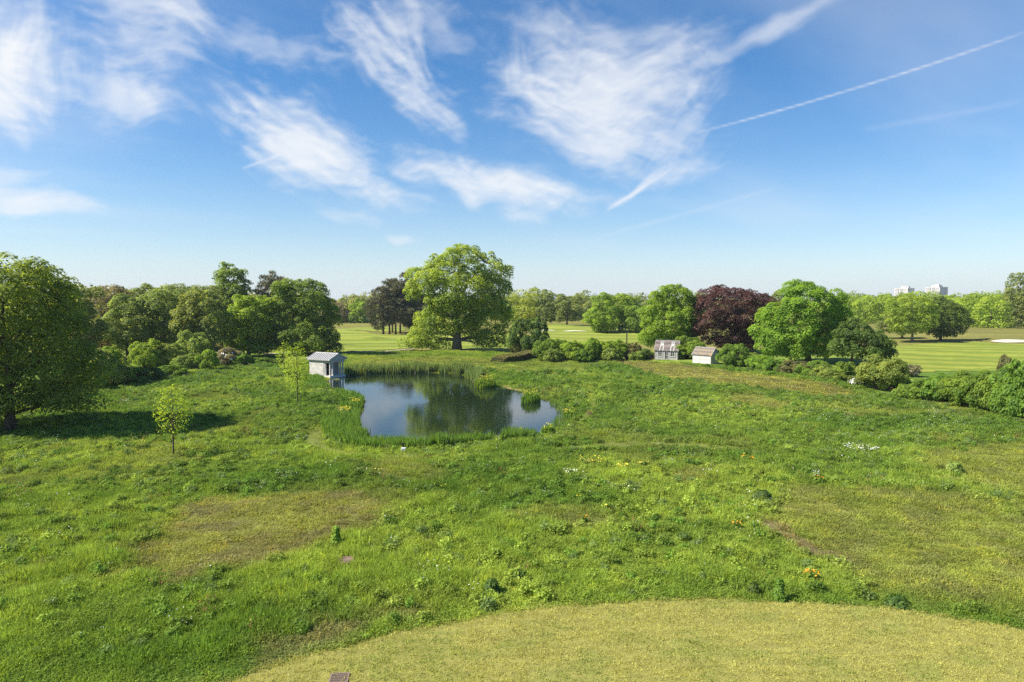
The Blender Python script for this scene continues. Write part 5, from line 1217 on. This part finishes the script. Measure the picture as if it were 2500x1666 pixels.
plant('flower_clump', 'bright yellow flower clump in the middle meadow', 'flowers', 1519, 1150, .4, .4, 'shrub', 130, 831, .1, M_FLY, 40, .12, gY)
plant('flower_clump', 'yellow flower clump right of the bright one', 'flowers', 1570, 1146, .4, .4, 'shrub', 130, 832, .1, M_FLY, 34, .12, gY)
plant('dock_plant', 'rust red dock plants by the tip of the pond', 'plant', 1440, 1012, .45, .6, 'grey', 160, 841, .1, M_RED, 46, .09)
# brown board lying in the grass
c = G(850, 1374); e = empty('brown_board', (c[0], c[1], H(*c) + .05), R(8)); tag(e, 'flat weathered brown board lying in the long grass', 'board')
mb = plain('weathered_brown_board', (.25, .17, .13), .9, .1, .35, 6, .5)
for k in range(4): MB().box(-.46, .46, -.40 + k * .2, -.215 + k * .2, .0, .045 + .006 * (k % 2)).build('plank', mb, e)
# drain grating in the lawn
c = G(828, 1659); e = empty('drain_grating', (c[0], c[1], H(*c) + .018), R(6)); tag(e, 'brown slatted drain grating set flush in the mown lawn', 'grating')
gm_ = plain('rusted_iron', (.20, .145, .115), .8, .3, .3, 20)
MB().box(-.30, .30, -.30, -.25, 0, .035).box(-.30, .30, .25, .30, 0, .035).box(-.30, -.25, -.249, .249, 0, .035).box(.25, .30, -.249, .249, 0, .035).build('frame', gm_, e)
MB().box(-.249, .249, -.249, .249, -.02, .008).build('pit', M_DARK, e)
bm_ = MB().box(-.249, .249, -.016, .016, .01, .03).mesh('slat', gm_)
for k in range(9): put('slat', bm_, e, (0, -.21 + k * .0525, 0))
# small white box by the reeds
c = G(985, 1101); e = empty('white_box', (c[0], c[1], H(*c) - .02), R(-6)); tag(e, 'small white box with dark slots at the edge of the rushes', 'box')
MB().box(-.15, .15, -.12, .12, .02, .36).build('body', plain('white_plastic', (.78, .78, .80), .4, .4, .05), e)
MB().box(-.17, .17, -.14, .14, .362, .40).build('lid', plain('white_lid', (.80, .80, .80), .4, .4, .05), e)
MB().box(-.11, .11, -.124, -.121, .23, .28).build('slot', M_DARK, e); MB().box(-.11, .02, -.124, -.121, .08, .17).build('slot', M_DARK, e); MB().box(.05, .11, -.124, -.121, .08, .17).build('slot', M_DARK, e)
# post behind the shrub row
c = G(1530, 846); e = empty('wooden_post', (c[0], c[1], H(*c))); tag(e, 'dark wooden post rising behind the bronze topped shrub', 'post')
MB().box(-.14, .14, -.14, .14, -.3, 3.1).build('shaft', M_BARK, e); MB().extrude([(-.2, -.2, 3.102), (.2, -.2, 3.102), (0, -.2, 3.32)], (0, .4, 0)).build('cap', M_BARK, e)
c = G(985, 1097); e = empty('garden_light', (c[0], c[1], H(*c))); tag(e, 'dark lantern post with a flat cap just behind the white box', 'lantern')
MB().box(-.035, .035, -.035, .035, -.1, .62).build('shaft', M_DARK, e); MB().box(-.14, .14, -.14, .14, .622, .66).build('cap', M_DARK, e)
# heap of cut brush beside the summerhouse
def heap(label, px, py, r_, h_, n, seed):
    c = G(px, py); g_ = np.random.default_rng(seed); e = empty('brushwood_heap', (c[0], c[1], H(*c))); tag(e, label, 'heap', 'heaps of cut brushwood')
    mb_ = MB()
    for k in range(n):
        a_ = g_.random() * 6.28; q_ = r_ * math.sqrt(g_.random()); z = h_ * (1 - (q_ / r_) ** 2) * g_.random(); l_ = .5 * r_; b_ = g_.random() * 6.28
        p_ = np.array([q_ * math.cos(a_), q_ * math.sin(a_), z]); d_ = np.array([math.cos(b_), math.sin(b_), g_.normal(0, .3)]) * l_ / 2
        mb_.tube([p_ - d_, p_ + d_], [.05, .02], 4, False)
    mb_.build('branches', plain('cut_brush', (.33, .20, .13), .9, .1, .3, 3), e)
heap('low brown heap of cut branches beside the summerhouse', 1586, 874, 1.5, .9, 160, 1)
heap('russet heap of dead bracken below the willow bush', 2155, 950, 1.1, .7, 140, 2)
# ------------------------------------------------------------------ summer haze: still air that pales the far trees
m, t, o = mat('haze_air'); vp = t.nodes.new('ShaderNodeVolumePrincipled'); vp.inputs['Color'].default_value = (.80, .90, 1.0, 1); vp.inputs['Density'].default_value = .00012; vp.inputs['Anisotropy'].default_value = .2
t.links.new(vp.outputs[0], o.inputs['Volume'])
tag(MB().box(-1300, 1500, -60, 1700, -8, 48).build('haze', m), 'thin summer haze hanging over meadow and woods', 'haze', kind='stuff')
cy_.volume_bounces = 0
